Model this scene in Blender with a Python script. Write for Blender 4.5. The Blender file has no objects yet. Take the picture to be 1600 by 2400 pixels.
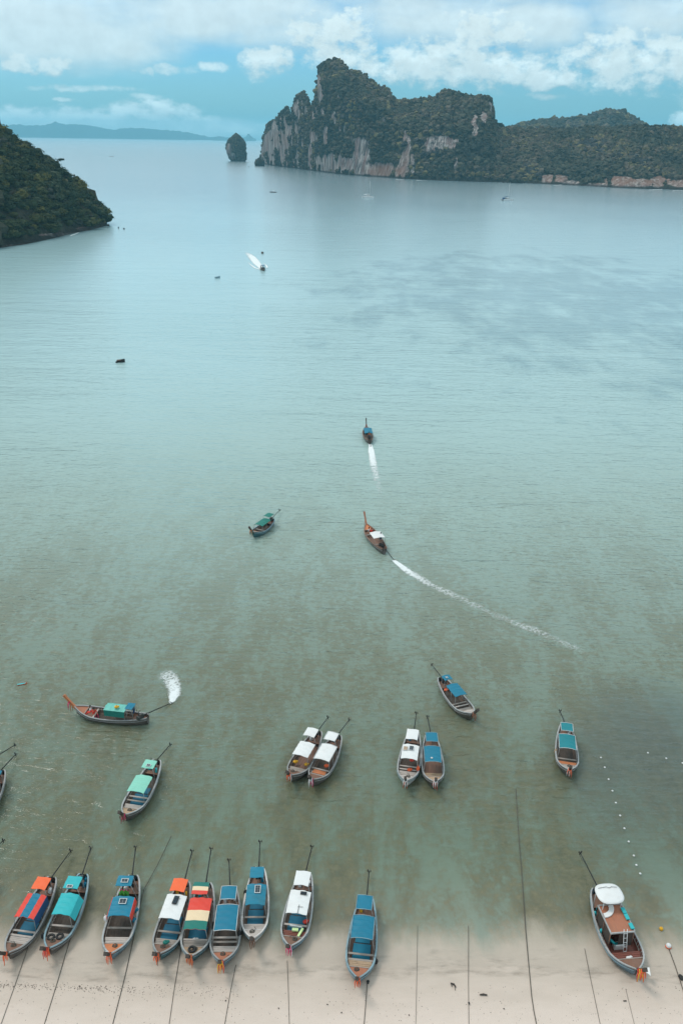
import bpy, bmesh, math, random
import numpy as np
from mathutils import Vector, Matrix
random.seed(7); rng = np.random.default_rng(7)
R = math.radians
C = bpy.context.scene.collection
SC = bpy.context.scene

# ------------------------------------------------------------------ camera
H = 60.0; F = 2000.0; PITCH = R(23.6); ROLL = R(0.95)
cam_d = bpy.data.cameras.new('camera'); cam = bpy.data.objects.new('camera', cam_d); C.objects.link(cam)
cam.location = (0, 0, H)
rot = Matrix.Rotation(R(90) - PITCH, 3, 'X') @ Matrix.Rotation(ROLL, 3, 'Z')
cam.rotation_euler = rot.to_euler()
cam_d.sensor_fit = 'VERTICAL'; cam_d.sensor_height = 36; cam_d.sensor_width = 24
cam_d.lens = 36 * F / 2400; cam_d.clip_start = 0.5; cam_d.clip_end = 120000
SC.camera = cam

def ray(px, py):
    return (rot @ Vector(((px - 800) / F, (1200 - py) / F, -1))).normalized()
def gp(px, py, z=0.0):                       # place seen at a picture point, on the level plane z
    d = ray(px, py); t = (z - H) / d.z
    return Vector((d.x * t, d.y * t, z))
def azel(px, py):
    d = ray(px, py); return math.atan2(d.x, d.y), math.asin(d.z)

# ------------------------------------------------------------------ exposure, sun, sky
SC.view_settings.view_transform = 'Standard'; SC.view_settings.look = 'None'
SC.view_settings.exposure = 0.16; SC.view_settings.gamma = 1.0
try: SC.view_settings.use_curve_mapping = False
except Exception: pass
SC.render.engine = 'CYCLES'
SC.cycles.use_denoising = True
SC.cycles.max_bounces = 6; SC.cycles.volume_bounces = 2; SC.cycles.transparent_max_bounces = 12
SC.cycles.caustics_reflective = False; SC.cycles.caustics_refractive = False

SUN_AZ, SUN_EL = R(-66), R(60)              # azimuth clockwise from +Y (seaward)
sd = bpy.data.lights.new('sun', 'SUN'); sd.energy = 1.35; sd.angle = R(18); sd.color = (1.0, 0.93, 0.84)
sun = bpy.data.objects.new('sun', sd); C.objects.link(sun)
sv = Vector((math.sin(SUN_AZ) * math.cos(SUN_EL), math.cos(SUN_AZ) * math.cos(SUN_EL), math.sin(SUN_EL)))
sun.rotation_euler = sv.to_track_quat('Z', 'Y').to_euler(); sun.location = (0, 0, 300)

class NT:
    """small helper round a node tree"""
    def __init__(s, tree): s.t = tree; s.n = tree.nodes; s.l = tree.links
    def node(s, typ, **kw):
        n = s.n.new(typ)
        for k, v in kw.items(): setattr(n, k, v)
        return n
    def put(s, sock, v):
        if v is None: return
        if isinstance(v, bpy.types.NodeSocket): s.l.new(v, sock)
        else: sock.default_value = v
    def math(s, op, a, b=None, c=None, clamp=False):
        n = s.node('ShaderNodeMath', operation=op, use_clamp=clamp)
        s.put(n.inputs[0], a); s.put(n.inputs[1], b); s.put(n.inputs[2], c)
        return n.outputs[0]
    def vec(s, op, a, b=None, c=None):
        n = s.node('ShaderNodeVectorMath', operation=op)
        s.put(n.inputs[0], a); s.put(n.inputs[1], b); s.put(n.inputs[2], c)
        return n.outputs['Value'] if op in ('DOT_PRODUCT', 'LENGTH', 'DISTANCE') else n.outputs['Vector']
    def noise(s, vec, scale=1.0, detail=3.0, rough=0.5, dist=0.0, out='Fac'):
        n = s.node('ShaderNodeTexNoise'); s.put(n.inputs['Vector'], vec)
        n.inputs['Scale'].default_value = scale; n.inputs['Detail'].default_value = detail
        n.inputs['Roughness'].default_value = rough; n.inputs['Distortion'].default_value = dist
        return n.outputs[out]
    def map(s, v, a, b, c=0.0, d=1.0, smooth=True):
        n = s.node('ShaderNodeMapRange'); n.interpolation_type = 'SMOOTHSTEP' if smooth else 'LINEAR'
        s.put(n.inputs['Value'], v)
        for i, x in zip((1, 2, 3, 4), (a, b, c, d)): s.put(n.inputs[i], x)
        return n.outputs[0]
    def mix(s, f, a, b, blend='MIX'):
        n = s.node('ShaderNodeMix', data_type='RGBA', blend_type=blend)
        s.put(n.inputs[0], f)
        for i, x in ((6, a), (7, b)):
            s.put(n.inputs[i], x if isinstance(x, bpy.types.NodeSocket) else tuple(x) + ((1,) if len(x) == 3 else ()))
        return n.outputs[2]
    def ramp(s, f, stops, interp='LINEAR'):
        n = s.node('ShaderNodeValToRGB'); e = n.color_ramp.elements; n.color_ramp.interpolation = interp
        e[0].position, e[1].position = stops[0][0], stops[-1][0]
        for p, c in stops[1:-1]: e.new(p)
        for el, (p, c) in zip(sorted(e, key=lambda q: q.position), stops):
            el.color = tuple(c) + ((1,) if len(c) == 3 else ())
        s.put(n.inputs[0], f); return n.outputs[0]
    def comb(s, x, y, z):
        n = s.node('ShaderNodeCombineXYZ')
        for i, v in enumerate((x, y, z)): s.put(n.inputs[i], v)
        return n.outputs[0]
    def sep(s, v):
        n = s.node('ShaderNodeSeparateXYZ'); s.put(n.inputs[0], v); return n.outputs
    def bump(s, h, strength, dist, normal=None):
        n = s.node('ShaderNodeBump'); s.put(n.inputs['Height'], h); s.put(n.inputs['Strength'], strength)
        s.put(n.inputs['Distance'], dist); s.put(n.inputs['Normal'], normal); return n.outputs[0]

world = bpy.data.worlds.new('World'); SC.world = world; world.use_nodes = True
W = NT(world.node_tree); W.n.clear()
crisp = [(1480,135,150,68),(1600,120,90,70),(1130,160,230,42),(1000,140,110,45),(1250,178,125,26),(1130,70,150,52),(940,175,60,28),
         (625,135,62,42),(770,70,120,50),(790,130,80,34),(860,155,45,26),(100,148,70,24),(45,142,45,24),(170,276,215,22),(50,274,100,18),(360,262,100,26),(455,290,115,19),
         (545,305,75,12),(1592,280,26,14)]
wisp = [(410,162,46,12),(500,157,36,11),(335,168,25,9),(205,209,112,8),(335,226,36,7),(155,235,27,4),(620,292,30,7),(1285,226,60,7)]
soft = [(200,60,230,75),(60,60,140,80),(460,45,170,45),(640,40,160,60),(1000,40,170,50),(1260,60,120,45),(1540,30,160,40),
        (300,110,80,35),(800,-85,1500,72),(300,300,330,20),(1700,250,70,30)]
def cloud_group():
    g = bpy.data.node_groups.new('cloud_density', 'ShaderNodeTree')
    g.interface.new_socket('P', in_out='INPUT', socket_type='NodeSocketVector')
    g.interface.new_socket('D', in_out='OUTPUT', socket_type='NodeSocketFloat')
    G = NT(g); gi = G.node('NodeGroupInput'); go = G.node('NodeGroupOutput'); P = gi.outputs[0]
    wn = G.noise(P, 0.5, 4, 0.6, out='Color')
    wv = G.vec('MULTIPLY', G.vec('SUBTRACT', wn, (0.5, 0.5, 0.5)), (2.4, 0.45, 0))
    Q = G.vec('ADD', P, wv)
    def field(lst):
        acc = None
        for x, y, rx, ry in lst:
            a, e = azel(x, y); k = 57.2958 / F * 57.2958 / 57.2958
            rxd, ryd = rx / F * 57.3, ry / F * 57.3
            m = G.vec('MULTIPLY_ADD', Q, (1 / rxd, 1 / ryd, 0), (-math.degrees(a) / rxd, -math.degrees(e) / ryd, 0))
            d = G.vec('DOT_PRODUCT', m, m)
            acc = d if acc is None else G.math('MINIMUM', acc, d)
        return G.math('SUBTRACT', 1.0, acc)
    n1 = G.noise(G.vec('MULTIPLY', P, (1, 1.5, 0)), 0.75, 8, 0.62)
    n2 = G.noise(G.vec('MULTIPLY', P, (0.6, 1.6, 0)), 0.22, 4, 0.55)
    fc = G.map(G.math('ADD', G.math('MAXIMUM', field(crisp), -1.5), G.math('MULTIPLY', G.math('SUBTRACT', n1, 0.5), 3.6)), -0.25, 1.0)
    fs = G.math('MULTIPLY', G.map(G.math('ADD', G.math('MAXIMUM', field(soft), -1.5), G.math('MULTIPLY', G.math('SUBTRACT', n2, 0.5), 3.0)), -0.9, 1.0), 0.88)
    fw_ = G.math('MULTIPLY', G.map(G.math('ADD', G.math('MAXIMUM', field(wisp), -1.5), G.math('MULTIPLY', G.math('SUBTRACT', n1, 0.5), 4.0)), -0.2, 1.5), 0.8)
    fc = G.math('MAXIMUM', fc, fw_)
    el = G.sep(P)[1]; az = G.sep(P)[0]
    high = G.map(G.math('ADD', G.math('MULTIPLY', el, 0.05), G.math('MULTIPLY', G.math('SUBTRACT', n2, 0.5), 1.2)), 0.35, 0.8)   # broken cloud above the frame
    side = G.math('MULTIPLY', G.map(G.math('ABSOLUTE', az), 24, 34), G.map(G.math('ADD', n2, G.math('MULTIPLY', el, 0.01)), 0.45, 0.62))
    d = G.math('MAXIMUM', G.math('MAXIMUM', fc, fs), G.math('MAXIMUM', high, side))
    G.l.new(d, go.inputs[0]); return g
cg = cloud_group()
tc = W.node('ShaderNodeTexCoord'); dirv = W.vec('NORMALIZE', tc.outputs['Generated'])
sx, sy, sz = W.sep(dirv)
az = W.math('DEGREES', W.math('ARCTAN2', sx, sy)); el = W.math('DEGREES', W.math('ARCSINE', sz))
P = W.comb(az, el, 0.0)
def cd(v):
    n = W.node('ShaderNodeGroup'); n.node_tree = cg; W.l.new(v, n.inputs[0]); return n.outputs[0]
d0 = cd(P); d1 = cd(W.vec('ADD', P, (-0.35, 0.65, 0)))
sky = W.node('ShaderNodeTexSky', sky_type='NISHITA', sun_disc=False)
sky.sun_elevation = SUN_EL; sky.sun_rotation = SUN_AZ % (2 * math.pi); sky.altitude = 0; sky.air_density = 1.0; sky.dust_density = 1.2; sky.ozone_density = 2.0
skyc = W.mix(1.0, sky.outputs[0], (0.54, 1.04, 1.38), 'MULTIPLY')
lit = W.math('MULTIPLY_ADD', W.math('SUBTRACT', d0, d1), 2.2, W.math('ADD', 6.6, W.math('MULTIPLY', W.noise(P, 0.9, 6, 0.6), 3.4)))
cc = W.vec('MULTIPLY', W.comb(lit, lit, lit), (0.82, 0.96, 0.985))
col = W.mix(d0, skyc, cc)
below = W.map(el, -1.0, 0.0)
bg = W.node('ShaderNodeBackground'); W.l.new(col, bg.inputs[0]); bg.inputs[1].default_value = 0.1
wo = W.node('ShaderNodeOutputWorld'); W.l.new(bg.outputs[0], wo.inputs[0])
world.cycles.sampling_method = 'MANUAL'; world.cycles.sample_map_resolution = 512

# ------------------------------------------------------------------ noise
def vnoise(p, seed=0):
    p = np.asarray(p, float); i = np.floor(p).astype(np.int64); f = p - i; f = f * f * (3 - 2 * f)
    def h(a, b, c):
        n = (a * 374761393 + b * 668265263 + c * 2147483647 + seed * 974634777) & 0xffffffff
        n = ((n ^ (n >> 13)) * 1274126177) & 0xffffffff
        return ((n ^ (n >> 16)) & 0xffffff) / 0xffffff
    r = 0
    for dx in (0, 1):
        for dy in (0, 1):
            for dz in (0, 1):
                w = (f[..., 0] if dx else 1 - f[..., 0]) * (f[..., 1] if dy else 1 - f[..., 1]) * (f[..., 2] if dz else 1 - f[..., 2])
                r = r + w * h(i[..., 0] + dx, i[..., 1] + dy, i[..., 2] + dz)
    return r
def fbm(p, octv=4, seed=0, gain=0.5):
    p = np.asarray(p, float); a = 1.0; s = 0; t = 0
    for k in range(octv):
        s = s + a * vnoise(p * 2 ** k + 17.3 * k, seed + k); t += a; a *= gain
    return s / t
def sstep(x, a, b):
    t = np.clip((x - a) / (b - a), 0, 1); return t * t * (3 - 2 * t)

# ------------------------------------------------------------------ objects
def tag(o, label=None, cat=None, group=None, kind=None):
    if label: o['label'] = label
    if cat: o['category'] = cat
    if group: o['group'] = group
    if kind: o['kind'] = kind
    return o
def empty(name, loc, rz=0.0):
    o = bpy.data.objects.new(name, None); C.objects.link(o); o.location = loc; o.rotation_euler = (0, 0, rz)
    o.empty_display_size = 0.3
    return o
def obj(name, me, mat=None, parent=None, loc=None):
    o = bpy.data.objects.new(name, me); C.objects.link(o)
    if mat is not None and not me.materials:
        for m in (mat if isinstance(mat, (list, tuple)) else [mat]): me.materials.append(m)
    if parent: o.parent = parent
    if loc is not None: o.location = loc
    return o
def npmesh(name, V, Fq, smooth=True):
    """V (n,3), Fq (m,k) -> mesh"""
    me = bpy.data.meshes.new(name); V = np.asarray(V, np.float32); Fq = np.asarray(Fq, np.int32)
    k = Fq.shape[1]; me.vertices.add(len(V)); me.vertices.foreach_set('co', V.ravel())
    me.loops.add(Fq.size); me.loops.foreach_set('vertex_index', Fq.ravel())
    me.polygons.add(len(Fq)); me.polygons.foreach_set('loop_start', np.arange(0, Fq.size, k, dtype=np.int32))
    me.polygons.foreach_set('loop_total', np.full(len(Fq), k, np.int32))
    me.polygons.foreach_set('use_smooth', np.full(len(Fq), smooth))
    me.update(calc_edges=True); me.validate(); return me
def attr(me, name, data, typ='FLOAT'):
    a = me.attributes.new(name, typ, 'POINT')
    if typ == 'FLOAT': a.data.foreach_set('value', np.asarray(data, np.float32).ravel())
    else: a.data.foreach_set('color', np.asarray(data, np.float32).ravel())
def gridfaces(nu, nv):
    i = np.arange(nu - 1)[:, None] * nv + np.arange(nv - 1)[None, :]
    i = i.ravel(); return np.stack([i, i + nv, i + nv + 1, i + 1], 1)

class MB:
    """collects simple solids into one mesh"""
    def __init__(s): s.v = []; s.f = []; s.m = []; s.sm = []
    def add(s, V, Fs, mi=0, smooth=False):
        b = len(s.v); s.v += [tuple(v) for v in V]; s.f += [tuple(b + i for i in f) for f in Fs]
        s.m += [mi] * len(Fs); s.sm += [smooth] * len(Fs)
    def box(s, c, size, mi=0, rz=0.0, rx=0.0, ry=0.0, taper=1.0):
        hx, hy, hz = size[0] / 2, size[1] / 2, size[2] / 2
        M = Matrix.Rotation(rz, 3, 'Z') @ Matrix.Rotation(ry, 3, 'Y') @ Matrix.Rotation(rx, 3, 'X')
        V = []
        for z in (-1, 1):
            t = taper if z > 0 else 1
            for x, y in ((-1, -1), (1, -1), (1, 1), (-1, 1)): V.append(Vector(c) + M @ Vector((x * hx * t, y * hy * t, z * hz)))
        s.add(V, [(3, 2, 1, 0), (4, 5, 6, 7), (0, 1, 5, 4), (1, 2, 6, 5), (2, 3, 7, 6), (3, 0, 4, 7)], mi)
    def tube(s, pts, r, n=6, mi=0, cap=True, smooth=True):
        pts = [Vector(p) for p in pts]; rs = r if isinstance(r, (list, tuple)) else [r] * len(pts)
        V = []; Fs = []
        up = Vector((0, 0, 1)); t0 = (pts[-1] - pts[0]).normalized()
        if abs(t0.z) > 0.9: up = Vector((1, 0, 0))
        for k, p in enumerate(pts):
            t = (pts[min(k + 1, len(pts) - 1)] - pts[max(k - 1, 0)]).normalized()
            a = t.cross(up).normalized(); b = a.cross(t)
            for j in range(n):
                an = 2 * math.pi * j / n; V.append(p + (a * math.cos(an) + b * math.sin(an)) * rs[k])
        for k in range(len(pts) - 1):
            for j in range(n):
                j2 = (j + 1) % n; Fs.append((k * n + j, k * n + j2, (k + 1) * n + j2, (k + 1) * n + j))
        if cap: Fs += [tuple(range(n))[::-1], tuple((len(pts) - 1) * n + j for j in range(n))]
        s.add(V, Fs, mi, smooth)
    def torus(s, c, Rr, r, axis=(0, 0, 1), n=14, m=6, mi=0):
        q = Vector(axis).normalized().to_track_quat('Z', 'Y').to_matrix(); V = []; Fs = []
        for i in range(n):
            a = 2 * math.pi * i / n
            for j in range(m):
                b = 2 * math.pi * j / m
                V.append(Vector(c) + q @ Vector(((Rr + r * math.cos(b)) * math.cos(a), (Rr + r * math.cos(b)) * math.sin(a), r * math.sin(b))))
        for i in range(n):
            for j in range(m): Fs.append((i * m + j, ((i + 1) % n) * m + j, ((i + 1) % n) * m + (j + 1) % m, i * m + (j + 1) % m))
        s.add(V, Fs, mi, True)
    def ball(s, c, r, n=8, m=6, mi=0, sc=(1, 1, 1)):
        V = [Vector(c) + Vector((0, 0, r * sc[2]))]; Fs = []
        for i in range(1, m):
            t = math.pi * i / m
            for j in range(n):
                a = 2 * math.pi * j / n
                V.append(Vector(c) + Vector((r * sc[0] * math.sin(t) * math.cos(a), r * sc[1] * math.sin(t) * math.sin(a), r * sc[2] * math.cos(t))))
        V.append(Vector(c) - Vector((0, 0, r * sc[2])))
        for j in range(n): Fs.append((0, 1 + j, 1 + (j + 1) % n))
        for i in range(m - 2):
            for j in range(n): Fs.append((1 + i * n + j, 1 + (i + 1) * n + j, 1 + (i + 1) * n + (j + 1) % n, 1 + i * n + (j + 1) % n))
        b = 1 + (m - 2) * n
        for j in range(n): Fs.append((b + j, len(V) - 1, b + (j + 1) % n))
        s.add(V, Fs, mi, True)
    def mesh(s, name):
        me = bpy.data.meshes.new(name); me.from_pydata([tuple(v) for v in s.v], [], s.f)
        me.polygons.foreach_set('material_index', s.m); me.polygons.foreach_set('use_smooth', s.sm); me.update(); return me
    def build(s, name, mat, parent=None):
        me = s.mesh(name); mats = mat if isinstance(mat, (list, tuple)) else [mat]
        for m in mats: me.materials.append(m)
        return obj(name, me, None, parent)

# ------------------------------------------------------------------ materials
MATS = {}
def new_mat(name):
    m = bpy.data.materials.new(name); m.use_nodes = True; t = NT(m.node_tree); t.n.clear()
    out = t.node('ShaderNodeOutputMaterial'); return m, t, out
def pmat(name, col, rough=0.6, var=0.18, scale=3.0, dirt=0.0, dirtcol=(0.09, 0.075, 0.06), spec=0.4, stretch=(1, 1, 1), bump=0.0, metal=0.0):
    if name in MATS: return MATS[name]
    m, t, out = new_mat(name)
    b = t.node('ShaderNodeBsdfPrincipled'); co = t.node('ShaderNodeTexCoord').outputs['Object']
    oi = t.node('ShaderNodeObjectInfo').outputs['Random']
    v = t.vec('ADD', t.vec('MULTIPLY', co, stretch), t.comb(t.math('MULTIPLY', oi, 37), 0.0, 0.0))
    n = t.noise(v, scale, 5, 0.6); n2 = t.noise(v, scale * 0.33, 3, 0.6)
    f = t.math('MULTIPLY_ADD', t.math('SUBTRACT', n, 0.5), var * 2.4, 1.0)
    c = t.mix(1.0, (*col,), t.comb(f, f, f), 'MULTIPLY')
    if dirt > 0:
        dm = t.math('MULTIPLY', t.map(t.math('ADD', t.math('MULTIPLY', n, .5), t.math('MULTIPLY', n2, .5)), 0.47, 0.62), dirt)
        c = t.mix(dm, c, dirtcol)
    t.l.new(c, b.inputs['Base Color']); b.inputs['Roughness'].default_value = rough
    b.inputs['Specular IOR Level'].default_value = spec; b.inputs['Metallic'].default_value = metal
    if bump > 0: t.l.new(t.bump(n, 0.6, bump), b.inputs['Normal'])
    t.l.new(b.outputs[0], out.inputs[0]); MATS[name] = m; return m

SHORE = 46.8
def ground_z(x, y):
    x = np.asarray(x, float); y = np.asarray(y, float)
    u = y - SHORE - 0.45 * np.sin(x * 0.05 + 0.4) - 0.25 * np.sin(x * 0.13)
    near = np.where(u < 0, -u * 0.045, -u * 0.014)
    far = -0.014 * np.minimum(u, 220) - 0.001 * np.maximum(u - 220, 0)
    z = np.where(u < 0, np.minimum(near, 3.0), np.maximum(far, -4.2))
    return z

# ---- sand and sea bed
def bed_colour(t, pos, with_y=True):
    """weed, silt and sand patches lying on the bottom"""
    x, y, z = t.sep(pos)
    st = t.vec('MULTIPLY', pos, (1, 0.30, 0))
    p1 = t.noise(st, 0.10, 7, 0.66, 0.5); p2 = t.noise(t.vec('MULTIPLY', pos, (1, 0.4, 0)), 0.34, 6, 0.66); p3 = t.map(t.noise(pos, 1.1, 5, 0.75), 0.3, 0.7, smooth=False)
    weed = t.map(t.math('ADD', t.math('MULTIPLY', p1, 0.62), t.math('ADD', t.math('MULTIPLY', p2, 0.25), t.math('MULTIPLY', p3, 0.13))), 0.40, 0.55)
    light = t.mix(p2, (0.18, 0.225, 0.19), (0.30, 0.32, 0.26))
    dark = t.mix(p3, (0.095, 0.082, 0.045), (0.26, 0.21, 0.13))
    return t.mix(weed, light, dark), p1, p2, p3
m_sand, t, out = new_mat('sand'); pos = t.node('ShaderNodeNewGeometry').outputs['Position']
x, y, z = t.sep(pos)
bed, p1, p2, p3 = bed_colour(t, pos)
nn = t.noise(t.vec('MULTIPLY', pos, (0.35, 1.0, 0)), 0.9, 5, 0.6)
fine = t.noise(pos, 9.0, 4, 0.7)
dry = t.mix(fine, (0.62, 0.51, 0.455), (0.72, 0.605, 0.545))
speck = t.math('MULTIPLY', t.map(t.noise(pos, 2.6, 5, 0.75), 0.60, 0.70), t.map(t.noise(pos, 0.18, 3, 0.5), 0.45, 0.65))
dry = t.mix(t.math('MULTIPLY', speck, 0.55), dry, (0.30, 0.235, 0.19))
wet = t.mix(nn, (0.44, 0.36, 0.30), (0.55, 0.455, 0.39))
zz = t.math('ADD', z, t.math('MULTIPLY', t.math('SUBTRACT', nn, 0.5), 0.13))
shore = t.mix(t.map(zz, -0.05, 0.30), wet, dry)
line = t.math('MULTIPLY', t.map(t.math('ABSOLUTE', t.math('SUBTRACT', zz, 0.005)), 0.028, 0.0), t.map(t.noise(t.vec('MULTIPLY', pos, (0.3, 1, 0)), 1.2, 5, 0.7), 0.40, 0.66))
shore = t.mix(t.math('MULTIPLY', line, 0.5), shore, (0.17, 0.135, 0.105))
under = t.map(t.math('ADD', z, t.math('MULTIPLY', t.math('ADD', t.math('MULTIPLY', t.math('SUBTRACT', p1, 0.5), 0.7), t.math('MULTIPLY', t.math('SUBTRACT', p2, 0.5), 0.5)), 0.14)), -0.022, -0.075)
cb = t.mix(under, shore, bed)
land = t.map(z, 1.6, 2.8)
cb = t.mix(land, cb, (0.06, 0.07, 0.035))
b = t.node('ShaderNodeBsdfPrincipled'); t.l.new(cb, b.inputs['Base Color']); b.inputs['Roughness'].default_value = 0.8
t.l.new(t.map(zz, 0.0, 0.12, 0.42, 0.9), b.inputs['Roughness'])
t.l.new(t.bump(t.math('ADD', fine, t.math('MULTIPLY', nn, 2.0)), 0.5, 0.03), b.inputs['Normal'])
t.l.new(b.outputs[0], out.inputs[0])
def axis(*segs):
    a = []
    for s, e, n in segs: a += list(np.linspace(s, e, n, endpoint=False))
    return np.array(a + [segs[-1][1]])
gx = axis((-28500, -400, 12), (-400, -70, 30), (-70, 70, 220), (70, 400, 30), (400, 28500, 12))
gy = axis((-28500, -40, 20), (-40, 30, 30), (30, 60, 110), (60, 300, 80), (300, 3000, 20))
X, Y = np.meshgrid(gx, gy, indexing='ij'); Z = ground_z(X, Y)
Z = Z + (fbm(np.stack([X * 0.25, Y * 0.5, X * 0], -1), 4, 3) - 0.5) * 0.022 * (np.abs(X) < 400)
Z[:, gy > 2900] = -4.6
o = obj('seabed_and_beach_sand', npmesh('sand', np.stack([X.ravel(), Y.ravel(), Z.ravel()], 1), gridfaces(len(gx), len(gy))), m_sand)
o.name = 'beach_ground'; tag(o, 'pale sand beach sloping down under the shallow water', kind='structure')

# ---- water
m_sea, t, out = new_mat('sea_water'); pos = t.node('ShaderNodeNewGeometry').outputs['Position']
x, y, z = t.sep(pos)
bed, p1, p2, p3 = bed_colour(t, pos)
ly = t.math('LOGARITHM', t.math('MAXIMUM', y, 10.0), 10.0)
rx_, ry_ = gp(1290, 690).x, gp(1290, 690).y
big = t.noise(t.vec('MULTIPLY', pos, (1, 0.55, 0)), 0.011, 5, 0.6); mid = t.noise(t.vec('MULTIPLY', pos, (1, 0.5, 0)), 0.05, 6, 0.66)
ly2 = t.math('ADD', ly, t.math('MULTIPLY', t.math('SUBTRACT', big, 0.5), 0.18))
body = t.ramp(t.map(ly2, 1.7, 3.4, smooth=False), [(0.0, (0.21, 0.255, 0.20)), (0.14, (0.25, 0.32, 0.265)), (0.26, (0.33, 0.445, 0.415)), (0.40, (0.365, 0.53, 0.55)),
     (0.56, (0.37, 0.56, 0.60)), (0.68, (0.30, 0.47, 0.52)), (0.80, (0.14, 0.235, 0.28)), (1.0, (0.08, 0.15, 0.175))])
# weed showing through the nearer water
wd = t.math('MULTIPLY', t.map(t.math('ADD', t.math('MULTIPLY', p1, 0.42), t.math('ADD', t.math('MULTIPLY', p2, 0.33), t.math('MULTIPLY', p3, 0.25))), 0.43, 0.57), t.map(ly, 1.80, 2.30, 0.78, 0.0))
body = t.mix(wd, body, t.mix(p3, (0.12, 0.12, 0.06), (0.24, 0.215, 0.135)))
# coral patches out in the bay on the right
dx = t.math('DIVIDE', t.math('SUBTRACT', x, rx_), 95.0); dy = t.math('DIVIDE', t.math('SUBTRACT', y, ry_), 150.0)
rr = t.math('ADD', t.math('MULTIPLY', dx, dx), t.math('MULTIPLY', dy, dy))
reef = t.math('MULTIPLY', t.map(t.math('ADD', t.math('MULTIPLY', mid, 2.4), t.math('MULTIPLY', rr, -0.42)), 0.64, 1.32), 0.62)
body = t.mix(reef, body, (0.155, 0.28, 0.325))
d2x = t.math('DIVIDE', t.math('SUBTRACT', x, gp(1640, 1950).x), 13.0); d2y = t.math('DIVIDE', t.math('SUBTRACT', y, gp(1640, 1950).y), 26.0)
r2 = t.math('ADD', t.math('MULTIPLY', d2x, d2x), t.math('MULTIPLY', d2y, d2y))
deep = t.map(t.math('ADD', r2, t.math('MULTIPLY', t.math('SUBTRACT', p1, 0.5), 1.2)), 1.2, 0.3)
body = t.mix(t.math('MULTIPLY', deep, 0.8), body, (0.13, 0.17, 0.17))
# waves: crests lie across the bay
w1 = t.noise(t.vec('MULTIPLY', pos, (0.42, 1.35, 0)), 1.15, 4, 0.55, 0.4)
w2 = t.noise(t.vec('MULTIPLY', t.vec('ADD', pos, (50, 9, 0)), (0.30, 1.0, 0)), 0.42, 4, 0.6, 0.3)
w3 = t.noise(t.vec('MULTIPLY', pos, (0.25, 1.0, 0)), 0.12, 4, 0.6)
hgt = t.math('ADD', t.math('MULTIPLY', w1, 0.50), t.math('ADD', t.math('MULTIPLY', w2, 0.75), t.math('MULTIPLY', w3, 1.6)))
amp0 = 1
calm = t.map(t.noise(t.vec('MULTIPLY', pos, (0.4, 1.0, 0)), 0.006, 5, 0.6), 0.35, 0.62, 0.55, 1.0)
amp = t.math('MULTIPLY', t.math('ADD', t.map(ly, 1.75, 2.65, 0.62, 0.06, smooth=False), t.map(ly, 2.65, 3.3, 0.07, 0.0, smooth=False)), t.math('MULTIPLY', calm, t.map(y, SHORE - 1.0, 72.0, 0.22, 1.0)))
nrm = t.bump(hgt, 1.0, amp)
rough = t.map(ly, 1.8, 3.4, 0.11, 0.23)
gl = t.node('ShaderNodeBsdfGlossy'); t.l.new(nrm, gl.inputs['Normal']); t.l.new(rough, gl.inputs['Roughness']); gl.inputs['Color'].default_value = (0.96, 0.98, 1, 1)
df = t.node('ShaderNodeBsdfDiffuse'); t.l.new(body, df.inputs['Color']); t.l.new(nrm, df.inputs['Normal'])
tr = t.node('ShaderNodeBsdfTransparent'); t.l.new(t.mix(t.map(y, SHORE, 62.0), (0.99, 0.99, 0.985), (0.78, 0.86, 0.80)), tr.inputs[0])
op = t.math('SUBTRACT', 1.0, t.math('EXPONENT', t.math('MULTIPLY', t.math('MAXIMUM', t.math('SUBTRACT', t.math('ADD', y, t.math('MULTIPLY', t.math('SUBTRACT', p1, 0.5), 7.0)), SHORE + 3.0), 0.0), -1 / 40.0)))
ms = t.node('ShaderNodeMixShader'); t.l.new(op, ms.inputs[0]); t.l.new(tr.outputs[0], ms.inputs[1]); t.l.new(df.outputs[0], ms.inputs[2])
fr = t.node('ShaderNodeFresnel'); t.l.new(t.map(t.node('ShaderNodeNewGeometry').outputs['Backfacing'], 0.0, 1.0, 1.33, 1 / 1.33, smooth=False), fr.inputs[0]); t.l.new(nrm, fr.inputs['Normal'])
ffac = t.math('MULTIPLY', fr.outputs[0], t.map(ly, 2.6, 3.6, 1.0, 0.72))
m2 = t.node('ShaderNodeMixShader'); t.l.new(ffac, m2.inputs[0]); t.l.new(ms.outputs[0], m2.inputs[1]); t.l.new(gl.outputs[0], m2.inputs[2])
t.l.new(m2.outputs[0], out.inputs[0])
gx = axis((-28500, -1500, 8), (-1500, 1500, 40), (1500, 28500, 8)); gy = axis((30, 300, 20), (300, 3000, 30), (3000, 28500, 20))
X, Y = np.meshgrid(gx, gy, indexing='ij')
o = obj('sea', npmesh('sea', np.stack([X.ravel(), Y.ravel(), 0 * X.ravel()], 1), gridfaces(len(gx), len(gy))), m_sea)
tag(o, 'calm shallow green water turning turquoise and grey further out in the bay', kind='structure')

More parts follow.
